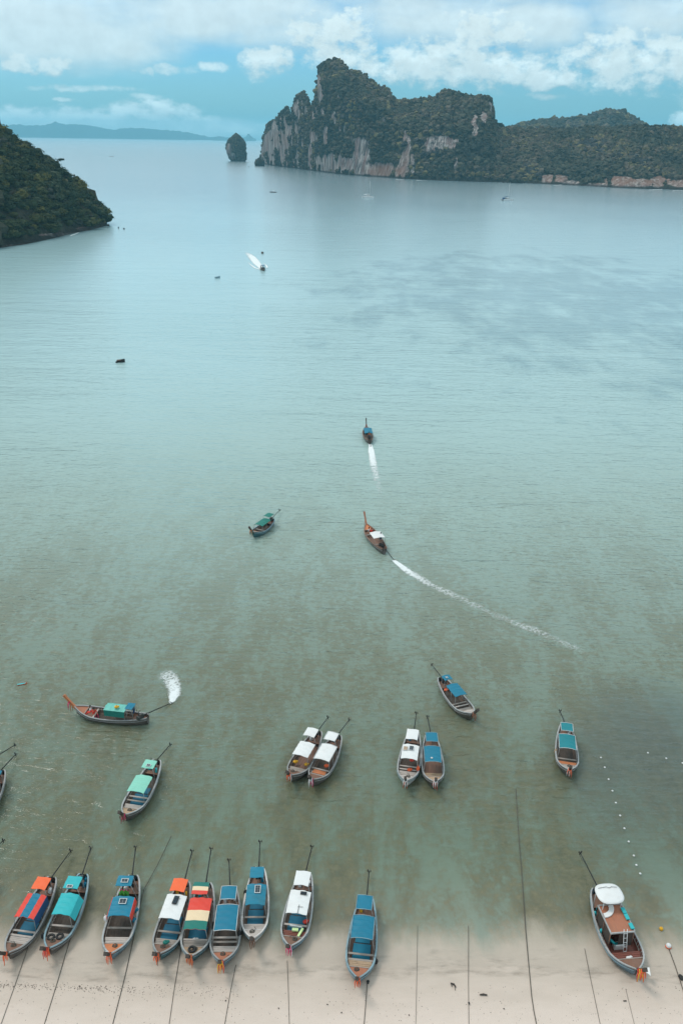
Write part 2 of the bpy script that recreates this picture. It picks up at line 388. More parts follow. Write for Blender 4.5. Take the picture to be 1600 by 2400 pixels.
# ------------------------------------------------------------------ hills and cliffs
m_rock, t, out = new_mat('limestone_and_scrub'); g_ = t.node('ShaderNodeNewGeometry'); pos = g_.outputs['Position']; x, y, z = t.sep(pos)
rk = t.node('ShaderNodeAttribute', attribute_name='rock').outputs['Fac']
red = t.node('ShaderNodeAttribute', attribute_name='red').outputs['Fac']
sc_ = t.node('ShaderNodeAttribute', attribute_name='unit').outputs['Fac']
ps = t.vec('MULTIPLY', pos, (1, 1, 0.16))
s1 = t.noise(ps, 0.22, 6, 0.7, 0.3); s2 = t.noise(ps, 0.07, 4, 0.6, 0.4); s3 = t.noise(pos, 0.035, 4, 0.6)
rc = t.ramp(s1, [(0.30, (0.035, 0.037, 0.04)), (0.44, (0.13, 0.12, 0.12)), (0.54, (0.34, 0.30, 0.285)), (0.68, (0.66, 0.59, 0.56))])
rc = t.mix(t.math('MULTIPLY', t.map(s2, 0.45, 0.62), 0.55), rc, (0.27, 0.155, 0.14))
rc = t.mix(t.math('MULTIPLY', red, t.map(s1, 0.3, 0.6, 0.9, 0.45)), rc, (0.26, 0.135, 0.09))
gc = t.ramp(t.noise(pos, 0.16, 6, 0.7), [(0.35, (0.02, 0.024, 0.019)), (0.5, (0.042, 0.044, 0.032)), (0.66, (0.085, 0.075, 0.055))])
cmix = t.mix(t.map(t.math('ADD', rk, t.math('MULTIPLY', t.math('SUBTRACT', t.noise(ps, 0.12, 5, 0.7), 0.5), 1.1)), 0.40, 0.62), gc, rc)
tide_and_notch_shade = t.map(z, 4.5, 1.0); cmix = t.mix(t.math('MULTIPLY', tide_and_notch_shade, 0.85), cmix, (0.03, 0.028, 0.026))  # dark foot of the rock: tide stain, with the undercut notch's shade painted in
b = t.node('ShaderNodeBsdfPrincipled'); t.l.new(cmix, b.inputs['Base Color']); b.inputs['Roughness'].default_value = 0.95; b.inputs['Specular IOR Level'].default_value = 0.15
t.l.new(t.bump(t.math('ADD', s1, t.math('MULTIPLY', s2, 2)), 1.0, 4.0), b.inputs['Normal'])
t.l.new(b.outputs[0], out.inputs[0])

TONES = {}
def leaf_mat(name):
    m, t, out = new_mat(name)
    a = t.node('ShaderNodeAttribute', attribute_name='tint').outputs['Color']; pos = t.node('ShaderNodeNewGeometry').outputs['Position']
    oi = t.node('ShaderNodeObjectInfo').outputs['Random']; n = t.noise(pos, 0.9, 5, 0.7)
    f = t.map(n, 0.25, 0.75, 0.45, 1.6, smooth=False)
    c = t.mix(1.0, a, t.comb(f, f, f), 'MULTIPLY')
    h = t.ramp(oi, [(0.0, (0.5, 0.75, 0.7)), (0.35, (0.85, 0.9, 0.8)), (0.6, (1.0, 1.1, 0.7)), (0.8, (1.5, 1.25, 0.85)), (0.93, (2.0, 1.7, 0.8)), (1.0, (2.3, 1.75, 1.0))])
    if name in TONES: c = t.mix(1.0, c, TONES[name][1], 'MULTIPLY')
    b = t.node('ShaderNodeBsdfPrincipled'); t.l.new(c, b.inputs['Base Color']); b.inputs['Roughness'].default_value = 0.85; b.inputs['Specular IOR Level'].default_value = 0.12
    t.l.new(t.bump(t.noise(pos, 2.2, 4, 0.7), 0.8, 0.5), b.inputs['Normal'])
    t.l.new(b.outputs[0], out.inputs[0]); return m
TONES = {'dark_leaves': ('dark green', (0.8, 1.0, 0.95)), 'green_leaves': ('mid green', (1.2, 1.3, 1.05)), 'olive_leaves': ('olive', (1.7, 1.55, 1.1)), 'grey_leaves': ('grey green', (1.4, 1.5, 1.55)), 'yellow_leaves': ('yellowish brown', (2.7, 2.15, 1.2))}
m_tones = [leaf_mat(k) for k in TONES]; m_wood = leaf_mat('forest_leaves')

def ico(sub):
    bm = bmesh.new(); bmesh.ops.create_icosphere(bm, subdivisions=sub, radius=1.0)
    V = np.array([v.co[:] for v in bm.verts]); Fs = np.array([[v.index for v in f.verts] for f in bm.faces]); bm.free(); return V, Fs
ICO2, ICOF2 = ico(2); ICO1, ICOF1 = ico(1)

def sheet(name, ridge, shore, setback, profile, nu, nv, az0, az1, rocks=(), reds=(), disp=10.0, seed=0, back=0.6, wob=(45.0, 14.0), rockbase=0.0, steep_extra=None):
    """land seen from the bay: a face rising from its shore line to its ridge and falling away behind.
    ridge: picture points of the skyline, shore: picture points of the water line, setback: (azimuth px, metres)"""
    ra = np.array([azel(*p) for p in ridge]); sa = np.array([azel(*p) for p in shore]); sg = [gp(*p) for p in shore]
    sdist = np.array([math.hypot(g.x, g.y) for g in sg])
    A = np.linspace(az0, az1, nu); o1 = np.argsort(ra[:, 0]); o2 = np.argsort(sa[:, 0])
    EL = np.interp(A, ra[o1, 0], ra[o1, 1]); D = np.interp(A, sa[o2, 0], sdist[o2])
    sb_az = np.array([azel(p[0], 400)[0] for p in setback]); SB = np.interp(A, sb_az, [p[1] for p in setback])
    PR = np.interp(A, sb_az, [p[2] for p in setback])
    tt = np.linspace(0, 1, nv)                              # 0..0.72 the front, the rest the back
    front = np.clip(tt / 0.72, 0, 1); bk = np.clip((tt - 0.72) / 0.28, 0, 1)
    DR = D + SB; ZR = np.maximum(H + DR * np.tan(EL), 0.5)
    sA = (A * D)[:, None]
    g_cliff = 0.70 * sstep(front, -0.02, 0.5) + 0.30 * front ** 1.0
    hcl = np.where(front < 0.5, front * 0.35, 0.175 + (front - 0.5) * 1.65)
    hsl = front; gsl = front ** 0.82
    c = PR[:, None]
    h = hcl[None, :] * c + hsl[None, :] * (1 - c); g = g_cliff[None, :] * c + gsl[None, :] * (1 - c)
    zz = ZR[:, None] * g * (1 - bk[None, :] ** 1.3) - 4.0 * (1 - front)[None, :] ** 4
    dd = D[:, None] + SB[:, None] * h + bk[None, :] * (SB[:, None] * back + 12)
    env = np.sin(np.pi * np.clip(front, 0, 1))[None, :] * 0.85 + 0.15
    q = np.stack([sA / wob[0] + 0 * zz, zz / (wob[0] * 2.2), 0 * zz + seed], -1)
    n1 = fbm(q, 3, seed) - 0.5
    q2 = np.stack([sA / wob[1] + 0 * zz, zz / (wob[1] * 3.0), 0 * zz + seed * 3.1], -1)
    n2 = fbm(q2, 4, seed + 9) - 0.5
    lim = np.minimum(SB[:, None], 60) / 60
    ed = np.minimum(1, np.minimum(np.arange(nu), np.arange(nu)[::-1]) / 8.0)[:, None]
    dd = dd - (n1 * disp * 3.0 + n2 * disp * 1.3) * env * (0.35 + 0.65 * lim) * ed
    X = np.sin(A)[:, None] * dd; Y = np.cos(A)[:, None] * dd
    V = np.stack([X, Y, zz], -1)
    # rock exposed where the photographed face is bare
    dirs = V - np.array([0, 0, H]); Rm = np.array(rot); cl = dirs @ Rm
    px = 800 + F * cl[..., 0] / -cl[..., 2]; py = 1200 - F * cl[..., 1] / -cl[..., 2]
    rk = np.full(px.shape, rockbase); rd = np.zeros(px.shape)
    for cx, cy, rx, ry, s in rocks: rk = np.maximum(rk, s * np.clip(1.35 - ((px - cx) / (rx * 1.2)) ** 2 - ((py - cy) / ry) ** 2, 0, 1))
    for cx, cy, rx, ry, s in reds: rd = np.maximum(rd, s * np.clip(1.3 - ((px - cx) / rx) ** 2 - ((py - cy) / ry) ** 2, 0, 1))
    nzz = fbm(np.stack([sA / 5.0 + 0 * zz, zz / 26.0, 0 * zz + seed], -1), 4, seed + 31); nz2 = fbm(np.stack([sA / 22.0 + 0 * zz, zz / 40.0, 0 * zz + 3], -1), 3, seed + 37)
    rk = np.clip(rk + (nzz - 0.5) * 1.5 * (0.35 + rk) + (nz2 - 0.5) * 1.1 * np.minimum(1, rockbase * 2 + rk * 1.2) + (steep_extra(px, py) if steep_extra else 0) * (nzz - .42) * 3, 0, 1)
    rk = np.where(front[None, :] >= 0.999, np.minimum(rk, 0.15), rk)
    me = npmesh(name, V.reshape(-1, 3), gridfaces(nu, nv)); attr(me, 'rock', rk); attr(me, 'red', rd)
    return obj(name, me, m_rock), V, rk

def scatter(V, rk, n, rmin, rmax, seed, thr=0.33, keep=None, ridge_bias=0):
    """points on a sheet, evenly by area, where plants grow"""
    r = np.random.default_rng(seed); a, b_, c = V[:-1, :-1], V[1:, :-1], V[:-1, 1:]
    cr = np.cross(b_ - a, c - a); ar = np.linalg.norm(cr, axis=-1); nv = V.shape[1]; vis = int(nv * 0.80)
    w = ar.copy(); w[:, vis:] = 0; nf = vis - 1
    rq = rk[:-1, :-1] + (fbm(a * np.array([0.12, 0.12, 0.04]), 3, 77) - 0.5) * 0.7
    w = w * (rq < thr + 0.1) * (a[..., 2] > 2.5); w = w.ravel() / w.sum()
    idx = r.choice(len(w), n, p=w); i, j = np.unravel_index(idx, ar.shape)
    u, v = r.random((n, 1)), r.random((n, 1))
    p = V[i, j] + (V[i + 1, j] - V[i, j]) * u + (V[i, j + 1] - V[i, j]) * v
    s = r.uniform(rmin, rmax, n) * (0.75 + 0.5 * r.random(n) ** 3)
    return p, s, j / nv
def wood(name, P_, S_, seed, sub=2, squash=0.85, label=''):
    r = np.random.default_rng(seed); IV, IF = (ICO2, ICOF2) if sub == 2 else (ICO1, ICOF1)
    n = len(P_); k = len(IV)
    yaw = r.uniform(0, 6.28, n); cs, sn = np.cos(yaw), np.sin(yaw)
    B = np.broadcast_to(IV, (n, k, 3)).copy()
    B *= (1 + (r.random((n, k, 1)) - 0.5) * 0.75)
    B = np.stack([B[..., 0] * cs[:, None] - B[..., 1] * sn[:, None], B[..., 0] * sn[:, None] + B[..., 1] * cs[:, None], B[..., 2] * squash], -1)
    B *= r.uniform(0.8, 1.25, (n, 1, 3))
    VV = (B * S_[:, None, None] + (P_ + np.array([0, 0, 0.25]) * S_[:, None])[:, None, :]).reshape(-1, 3)
    FF = (IF[None] + (np.arange(n) * k)[:, None, None]).reshape(-1, 3)
    me = npmesh(name, VV, FF, smooth=False)
    base = np.array([[0.038, 0.042, 0.034], [0.054, 0.056, 0.040], [0.072, 0.068, 0.048], [0.098, 0.082, 0.062], [0.135, 0.115, 0.060], [0.052, 0.052, 0.050]])
    pr = fbm(P_ * 0.02, 3, seed + 5) + r.normal(0, 0.065, n)
    ci = np.digitize(pr, [0.36, 0.46, 0.56, 0.655, 0.72]); col = base[ci] * r.uniform(0.75, 1.35, (n, 1))
    col = np.concatenate([np.repeat(col, k, 0), np.ones((n * k, 1))], 1); attr(me, 'tint', col, 'FLOAT_COLOR')
    o = obj(name, me, m_wood); tag(o, label, kind='stuff'); return o
def az_of(px): return azel(px, 400)[0]

# --- the headland with its spires
ridge = [(612,372),(613,350),(615,330),(619,313),(622,302),(634,287),(650,276),(660,262),(668,256),(672,249),(676,257),(679,275),(682,283),(684.5,280),
         (686,250),(690,233),(700,222),(708,217),(715,219),(722,232),(728,249),(736,241),(741,228),(743,205),(744,180),(747,160),(756,148),(770,140),(783,138),(797,142),
         (808,150),(815,160),(820,166),(830,168),(848,171),(862,182),(875,192),(881,203),(893,206),(900,204),(912,212),(918,226),(925,236),(950,237),
         (975,233),(1000,232),(1018,230),(1030,219),(1045,214),(1056,211),(1070,219),(1085,222),(1105,226),(1120,226),(1135,226),(1148,230),(1152,240),(1153,262),
         (1156,285),(1160,302),(1168,318),(1180,335),(1195,380),(1200,425)]
shore = [(600,380),(612,383),(640,389),(700,396),(760,404),(800,409),(850,413),(900,416),(960,420),(1020,423),(1080,425),(1140,427),(1200,428)]
rocks = [(645,335,32,48,1.0),(660,300,14,30,0.8),(628,330,12,40,.8),(752,205,11,34,1.0),(755,267,5,12,.9),(782,275,8,14,.95),(762,322,6,24,.95),(737,322,11,14,.8),(701,258,13,24,.85),
         (690,300,20,30,.45),(770,384,42,22,.85),(722,350,10,20,.5),(848,362,17,50,1.0),(840,392,24,24,1.0),(905,398,60,18,.85),(950,345,14,42,.75),(955,375,18,26,.8),
         (1035,335,34,19,1.0),(1010,340,22,18,.7),(1112,293,8,28,.95),(1133,278,8,18,.75),(1150,250,6,20,.6),(1070,385,8,20,.5),(825,330,8,20,.6),(800,300,8,14,.4),(893,280,12,14,.4)]
reds = [(905,402,55,16,0.9),(950,370,20,26,.5),(655,325,22,20,.5),(765,330,6,20,.3)]
sb = [(600,4,.9),(613,6,.9),(640,26,.9),(680,34,.9),(720,46,.9),(760,80,.8),(800,125,.65),(860,150,.6),(925,190,.55),(1000,210,.4),(1100,200,.3),(1150,170,.3),(1200,150,.1)]
o, V, rk = sheet('headland_cliff', ridge, shore, sb, None, 760, 150, az_of(611), az_of(1200), rocks, reds, 12.0, 3, rockbase=0.06,
    steep_extra=lambda px, py: np.clip((860 - px) / 130, 0, 1) * 0.55 + np.clip(1 - np.abs(py - 385 - (px - 700) * .1) / 30, 0, 1) * .35 * (px < 960))
tag(o, 'tall grey limestone headland with two spires and a rounded summit across the bay', kind='structure')
p, s, j = scatter(V, rk, 6800, 2.2, 5.0, 11)
wood('headland_forest', p, s, 21, 2, label='dark green scrub and trees covering the limestone headland')
# --- the lower wooded ridge to the right
ridge = [(1135,300),(1150,296),(1160,290),(1172,296),(1190,302),(1240,305),(1300,305),(1370,302),(1440,300),(1480,298),(1510,296),(1550,298),(1600,300),(1680,303),(1800,300),(2000,310)]
shore = [(1130,427),(1150,427),(1200,429),(1260,431),(1330,434),(1400,438),(1450,441),(1500,443),(1550,444),(1600,446),(1680,450),(1800,458),(2000,470)]
rocks = [(1300,418,34,10,.75),(1280,425,14,6,.6),(1340,428,20,6,.8),(1450,422,30,10,1.0),(1500,427,30,9,.9),(1545,424,26,12,.9),(1590,430,40,10,.9),(1460,434,120,6,.75),(1240,330,10,8,.3),(1570,380,14,18,.3)]
reds = [(1300,418,40,12,.7),(1450,424,60,12,1.0),(1545,424,60,14,.95),(1600,420,60,20,.8)]
sb = [(1130,170,.1),(1200,210,.1),(1400,250,.05),(1600,250,.05),(2000,220,.05)]
o, V, rk = sheet('wooded_ridge', ridge, shore, sb, None, 420, 110, az_of(1146), az_of(1800), rocks, reds, 14.0, 8, wob=(70., 22.))
tag(o, 'long wooded ridge with a strip of orange rock along the water on the right', kind='structure')
p, s, j = scatter(V, rk, 6200, 2.4, 5.2, 12); wood('ridge_forest', p, s, 22, 2, label='dense dark green forest covering the long ridge on the right')
# --- hill behind it
ridge = [(1170,306),(1200,299),(1240,288),(1272,280),(1310,281),(1350,276),(1380,271),(1405,262),(1425,259),(1450,260),(1475,272),(1492,285),(1510,296),(1560,320),(1620,340)]
shore = [(1150,392),(1620,405)]
sb = [(1150,420,.0),(1300,520,.0),(1450,560,.0),(1620,400,.0)]
o, V, rk = sheet('distant_hill', ridge, shore, sb, None, 200, 60, az_of(1172), az_of(1600), (), (), 22.0, 18, wob=(160., 50.))
tag(o, 'low two humped green hill rising behind the wooded ridge', kind='structure')
p, s, j = scatter(V, rk, 3600, 4.5, 8.5, 13); wood('hill_forest', p, s, 23, 2, label='forest covering the two humped hill behind the ridge')

# --- sea stack and the little rock, closed lumps of limestone
def stack(name, outline, base_px, depth, seed, rocks, label, cat):
    """outline: picture points (left edge, right edge per height)"""
    b0 = gp(*base_px); dist = math.hypot(b0.x, b0.y); a0 = math.atan2(b0.x, b0.y)
    nu, nv = 72, 60; tl = np.array([azel(l, y)[0] for l, r_, y in outline]); tr_ = np.array([azel(r_, y)[0] for l, r_, y in outline])
    te = np.array([azel((l + r_) / 2, y)[1] for l, r_, y in outline]); hz = H + dist * np.tan(te)
    k = np.linspace(0, 1, nv); hz = hz[::-1]; tl = tl[::-1]; tr_ = tr_[::-1]
    zz = -4 + (hz[-1] + 4) * k; L_ = np.interp(zz, hz, tl) * dist; R_ = np.interp(zz, hz, tr_) * dist
    th = np.linspace(0, 2 * np.pi, nu, endpoint=False); V = np.zeros((nu, nv, 3))
    for i, a in enumerate(th):
        cx = (L_ + R_) / 2; hw = (R_ - L_) / 2
        rn = 1 + (fbm(np.stack([np.cos(a) * 2.2 + 0 * zz, np.sin(a) * 2.2 + 0 * zz, zz / 30], -1), 4, seed) - 0.5) * 0.28
        sx = cx + hw * np.cos(a) * rn; dy_ = hw * depth * np.sin(a) * rn
        V[i, :, 0] = sx - a0 * dist; V[i, :, 1] = dy_; V[i, :, 2] = zz
    M = np.array([[math.cos(-a0), -math.sin(-a0)], [math.sin(-a0), math.cos(-a0)]])
    V[..., :2] = V[..., :2] @ M.T; V[..., 0] += math.sin(a0) * dist; V[..., 1] += math.cos(a0) * dist
    Vw = np.concatenate([V, V[:1]], 0)
    org = np.array([b0.x, b0.y, 0]); me = npmesh(name, (V - org).reshape(-1, 3), np.concatenate([gridfaces(nu, nv),
        np.stack([(nu - 1) * nv + np.arange(nv - 1), np.arange(nv - 1), np.arange(nv - 1) + 1, (nu - 1) * nv + np.arange(nv - 1) + 1], 1)]))
    dirs = V - np.array([0, 0, H]); cl = dirs @ np.array(rot); px = 800 + F * cl[..., 0] / -cl[..., 2]; py = 1200 - F * cl[..., 1] / -cl[..., 2]
    rk = np.full(px.shape, 0.2)
    for cx, cy, rx, ry, s in rocks: rk = np.maximum(rk, s * np.clip(1.35 - ((px - cx) / rx) ** 2 - ((py - cy) / ry) ** 2, 0, 1))
    attr(me, 'rock', rk); attr(me, 'red', rk * 0.2)
    o = obj(name, me, m_rock, loc=(b0.x, b0.y, 0)); tag(o, label, cat)
    return o, Vw, np.concatenate([rk, rk[:1]], 0)
def cover(parent, Vw, rk, n, r0, r1, seed):
    r = np.random.default_rng(seed)
    p, s, j = scatter(Vw, rk, n, r0, r1, seed, thr=0.3)
    w_ = wood('scrub', p - np.array(parent.location), s, seed, 2); w_.parent = parent
o, Vw, rk = stack('sea_stack', [(552.5,554,311),(545,562,317),(538,569,325),(532,574,338),(531,576,350),(532,577,360),(535,576,368),(539,576,374),(541,575,378)], (556,378), 0.8, 5,
    [(537,352,7,18,.9),(546,366,7,9,.9)], 'solitary egg shaped limestone islet standing in open water left of the headland', 'sea stack')
cover(o, Vw, rk, 520, 1.4, 3.0, 31)
o, Vw, rk = stack('shore_rock', [(606,608,369),(602,613,373),(598,619,378),(597,620,384),(598,619,389)], (608,389), 0.9, 6, [], 'small dark rock with a jagged top at the foot of the spires', 'rock')
cover(o, Vw, rk, 60, 0.8, 1.6, 32)
o, Vw, rk = stack('shore_rock', [(1199,1203,417),(1194,1212,420),(1192,1225,424),(1192,1228,429)], (1210,429), 0.8, 9, [], 'low dark scrubby rock at the water edge behind the right catamaran', 'rock')
cover(o, Vw, rk, 50, 0.9, 2.0, 33)
for q, (x0, y0, w, hh, lab) in enumerate([(278,535,3,4,'small dark rock poking out of the water, nearer the left hill'), (291,537,4.5,3,'small flat dark rock in the water, farther out from the left hill'), (254,529,6,4,'low dark boulder lying off the tip of the left hill')]):
    stack('sea_rock', [(x0-0.4,x0+0.4,y0-hh),(x0-w*.4,x0+w*.4,y0-hh*.5),(x0-w/2,x0+w/2,y0)], (x0,y0), 1.0, 40+q, [], lab, 'rock')

# --- far coast in the haze
def farcoast(name, ridge, dist, label):
    ra = np.array([azel(*p) for p in ridge]); A = np.linspace(ra[0, 0], ra[-1, 0], 260); EL = np.interp(A, ra[:, 0], ra[:, 1])
    n = fbm(np.stack([A * 400, 0 * A, 0 * A], -1), 4, 5) - 0.5
    ZR = np.clip(H + (dist + 400) * np.tan(EL) + n * 35, 1, 465); nv = 12; k = np.linspace(0, 1, nv)
    zz = ZR[:, None] * np.sin(np.clip(k * 1.35, 0, 1) * np.pi / 2)[None, :] * np.where(k > .8, 1 - (k - .8) * 4, 1)[None, :]
    dd = dist + k[None, :] * 560 + 0 * zz
    V = np.stack([np.sin(A)[:, None] * dd, np.cos(A)[:, None] * dd, zz - 1], -1)
    me = npmesh(name, V.reshape(-1, 3), gridfaces(260, nv)); attr(me, 'rock', np.zeros(len(me.vertices))); attr(me, 'red', np.zeros(len(me.vertices)))
    o = obj(name, me, m_rock); tag(o, label, kind='structure')
farcoast('far_mountains', [(-500,300),(-300,285),(-150,296),(-60,288),(0,291),(20,293),(48,291),(62,295),(85,293),(105,294),(122,289),(131,284.5),(140,288),(155,292),(172,291),(200,293),(225,297),(250,301),(268,304.5),(285,301),(305,299.5),(340,301),(370,303),(395,305),(420,307),(445,311),(470,316),(490,321),(500,323)], 18500, 'pale blue mountain range on the horizon at the left')
farcoast('far_islet', [(500,322),(510,320),(530,321),(572,323),(577,319),(580,313.5),(584,313),(587,318),(592,323),(600,324)], 18000, 'faint blue islet on the horizon right of the sea stack')

# --- left hill and its trees, each one a thing
ridge = [(-420,60),(-250,150),(-120,225),(-60,262),(0,305),(18,312),(32,326),(50,334),(72,347),(90,363),(108,374),(125,385),(140,396),(155,408),(172,424),(186,438),(203,452),(216,468),(228,484),(240,502),(247,514),(252,528)]
shore = [(-420,640),(-200,610),(-60,592),(0,583),(60,575),(120,562),(170,549),(215,540),(253,530)]
sb = [(-420,260,.05),(-100,190,.05),(0,160,.1),(100,115,.15),(180,70,.15),(225,34,.2),(253,4,.3)]
lrocks = [(60,578,90,5,.8),(170,550,90,5,.9),(225,536,40,6,.9),(175,552,12,5,1)]
o, V, rk = sheet('near_hill', ridge, shore, sb, None, 260, 90, azel(-420,560)[0], azel(252,530)[0], lrocks, [], 5.0, 28, wob=(40., 14.))
tag(o, 'steep wooded hill sloping down into the bay at the left edge', kind='structure')
def tree_meshes():
    crowns = []; trunks = []
    for k in range(7):
        r = np.random.default_rng(100 + k); nb = 9 + k % 4; VV = []; FF = []; b = 0
        for q in range(nb):
            a = r.uniform(0, 6.28); rad = 0.62 * math.sqrt(r.random()); cz = 0.15 + 0.55 * r.random() * (1 - rad)
            B = ICO2 * (1 + (r.random((len(ICO2), 1)) - 0.5) * 0.75) * r.uniform(0.26, 0.48) * np.array([1, 1, 0.75])
            VV.append(B + np.array([math.cos(a) * rad, math.sin(a) * rad, cz])); FF.append(ICOF2 + b); b += len(ICO2)
        # loose leaf sprays round the outline
        for q in range(70):
            d = r.normal(0, 1, 3); d[2] = abs(d[2]) * .9; d /= np.linalg.norm(d); c = d * np.array([1, 1, .8]) * r.uniform(.8, 1.08) + np.array([0, 0, .12])
            e1 = r.normal(0, 1, 3); e1 /= np.linalg.norm(e1); e2 = np.cross(d, e1); s_ = r.uniform(.07, .15)
            VV.append(np.array([c - e1 * s_, c + e1 * s_, c + e2 * s_ + d * .05, c - e2 * s_ * .6])); FF.append(np.array([[b, b + 1, b + 2], [b, b + 3, b + 1]])); b += 4
        VV = np.concatenate(VV); me = npmesh('crown', VV, np.concatenate(FF), smooth=False)
        sh = r.uniform(.8, 1.2, (len(VV), 1)); attr(me, 'tint', np.concatenate([np.array([[0.034, 0.042, 0.024]]) * sh, np.ones((len(VV), 1))], 1), 'FLOAT_COLOR')
        vs = []
        for mt in m_tones: m2_ = me.copy(); m2_.materials.append(mt); vs.append(m2_)
        crowns.append(vs)
        tb = MB(); tb.tube([(0, 0, -1.2), (0.03, 0.02, -.4), (0, 0.05, 0.2)], [0.09, 0.06, 0.04], 6); tb.tube([(0, 0, -.4), (.25, .1, .05)], [0.04, .02], 5); tb.tube([(0, 0, -.3), (-.2, -.15, .1)], [0.04, .02], 5)
        tm = tb.mesh('trunk'); tm.materials.append(pmat('bark', (0.10, 0.085, 0.07), .9, .3)); trunks.append(tm)
    return crowns, trunks
CR, TRK = tree_meshes()
p, s, j = scatter(V, rk, 2600, 2.2, 5.6, 14, thr=0.45)
dirs = p - np.array([0, 0, H]); cl = dirs @ np.array(rot); ppx = 800 + F * cl[:, 0] / -cl[:, 2]
dist = np.linalg.norm(dirs, axis=1)
# thin out trees standing in one another
keep = []; cell = {}
for i in np.argsort(-s):
    kx = (int(p[i, 0] // 6), int(p[i, 1] // 6), int(p[i, 2] // 6)); ok = True
    for ax in (-1, 0, 1):
        for ay in (-1, 0, 1):
            for azz in (-1, 0, 1):
                for q in cell.get((kx[0] + ax, kx[1] + ay, kx[2] + azz), ()):
                    if np.linalg.norm(p[i] - p[q]) < 0.95 * s[i]: ok = False
    if ok: keep.append(i); cell.setdefault(kx, []).append(i)
keep = np.array(keep); inv = keep[ppx[keep] > -15]; off = keep[ppx[keep] <= -15]
zfront = (j < 0.74)
order = inv[np.argsort(-(s[inv] / dist[inv]) * (j[inv] < 0.76))]
single = order[:290]; rest = np.concatenate([order[290:], off])
for q, i in enumerate(single):
    k = q % 7; root = empty('forest_tree', tuple(p[i]), random.uniform(0, 6.28)); root.scale = (s[i] * 1.15,) * 2 + (s[i] * random.uniform(.9, 1.3),)
    tn = random.choices(range(5), (30, 28, 20, 14, 8))[0]; tone = list(TONES.values())[tn][0]; zf = j[i] / .72
    zone = 'above the waterline' if zf < .25 else ('on the middle slope' if zf < .62 else ('on the upper slope' if zf < .92 else 'on the skyline'))
    side = 'at the seaward end' if ppx[i] > 150 else ('in the middle' if ppx[i] > 60 else 'left edge side')
    obj('crown', CR[k][tn], None, root); obj('trunk', TRK[k], None, root)
    tag(root, '%s bushy tree %s, %s of the near hill' % (tone, zone, side), 'tree', 'trees on the near left hill, %s %s %s' % (tone, zone, side))
if len(rest): wood('hillside_forest', p[rest], s[rest] * 1.1, 24, 2, label='smaller trees and scrub between the forest trees of the near left hill')
# a leaning tree on the skyline
sx_ = gp(130, 540); lt = V[:, :, :]
def on_sheet(px, py):
    dirs = V - np.array([0, 0, H]); cl = dirs @ np.array(rot); a = 800 + F * cl[..., 0] / -cl[..., 2]; b_ = 1200 - F * cl[..., 1] / -cl[..., 2]
    i = np.argmin((a - px) ** 2 + (b_ - py) ** 2); return V.reshape(-1, 3)[i]
P0 = on_sheet(128, 393); root = empty('leaning_tree', tuple(P0)); tag(root, 'flat topped tree leaning out from the skyline of the left hill over the water', 'tree')
tb = MB(); tb.tube([(0, 0, -1), (1.5, 0, 2.5), (4, -.5, 4.6), (7, -.6, 5.2)], [.4, .3, .2, .1], 6); tb.tube([(2, 0, 3.2), (3.2, .6, 5.6)], [.18, .08], 5); tb.build('trunk', pmat('bark', (0.1, .085, .07)), root)
c = obj('crown', CR[2][0], None, root, (5.2, -.5, 5.0)); c.scale = (2.6, 2.0, 1.5)

# ------------------------------------------------------------------ haze
hb = MB(); hb.box((0, 0, (480 - 6) / 2), (57600, 57600, 486)); me = hb.mesh('haze')
m_h = bpy.data.materials.new('haze_air'); m_h.use_nodes = True; t = NT(m_h.node_tree); t.n.clear()
pv = t.node('ShaderNodeVolumePrincipled'); pv.inputs['Color'].default_value = (0.34, 0.79, 1.0, 1); pv.inputs['Density'].default_value = 7e-5; pv.inputs['Anisotropy'].default_value = 0.1
mo = t.node('ShaderNodeOutputMaterial'); t.l.new(pv.outputs[0], mo.inputs['Volume'])
o = obj('haze', me, m_h); tag(o, 'thin blue sea haze over the bay', kind='stuff')
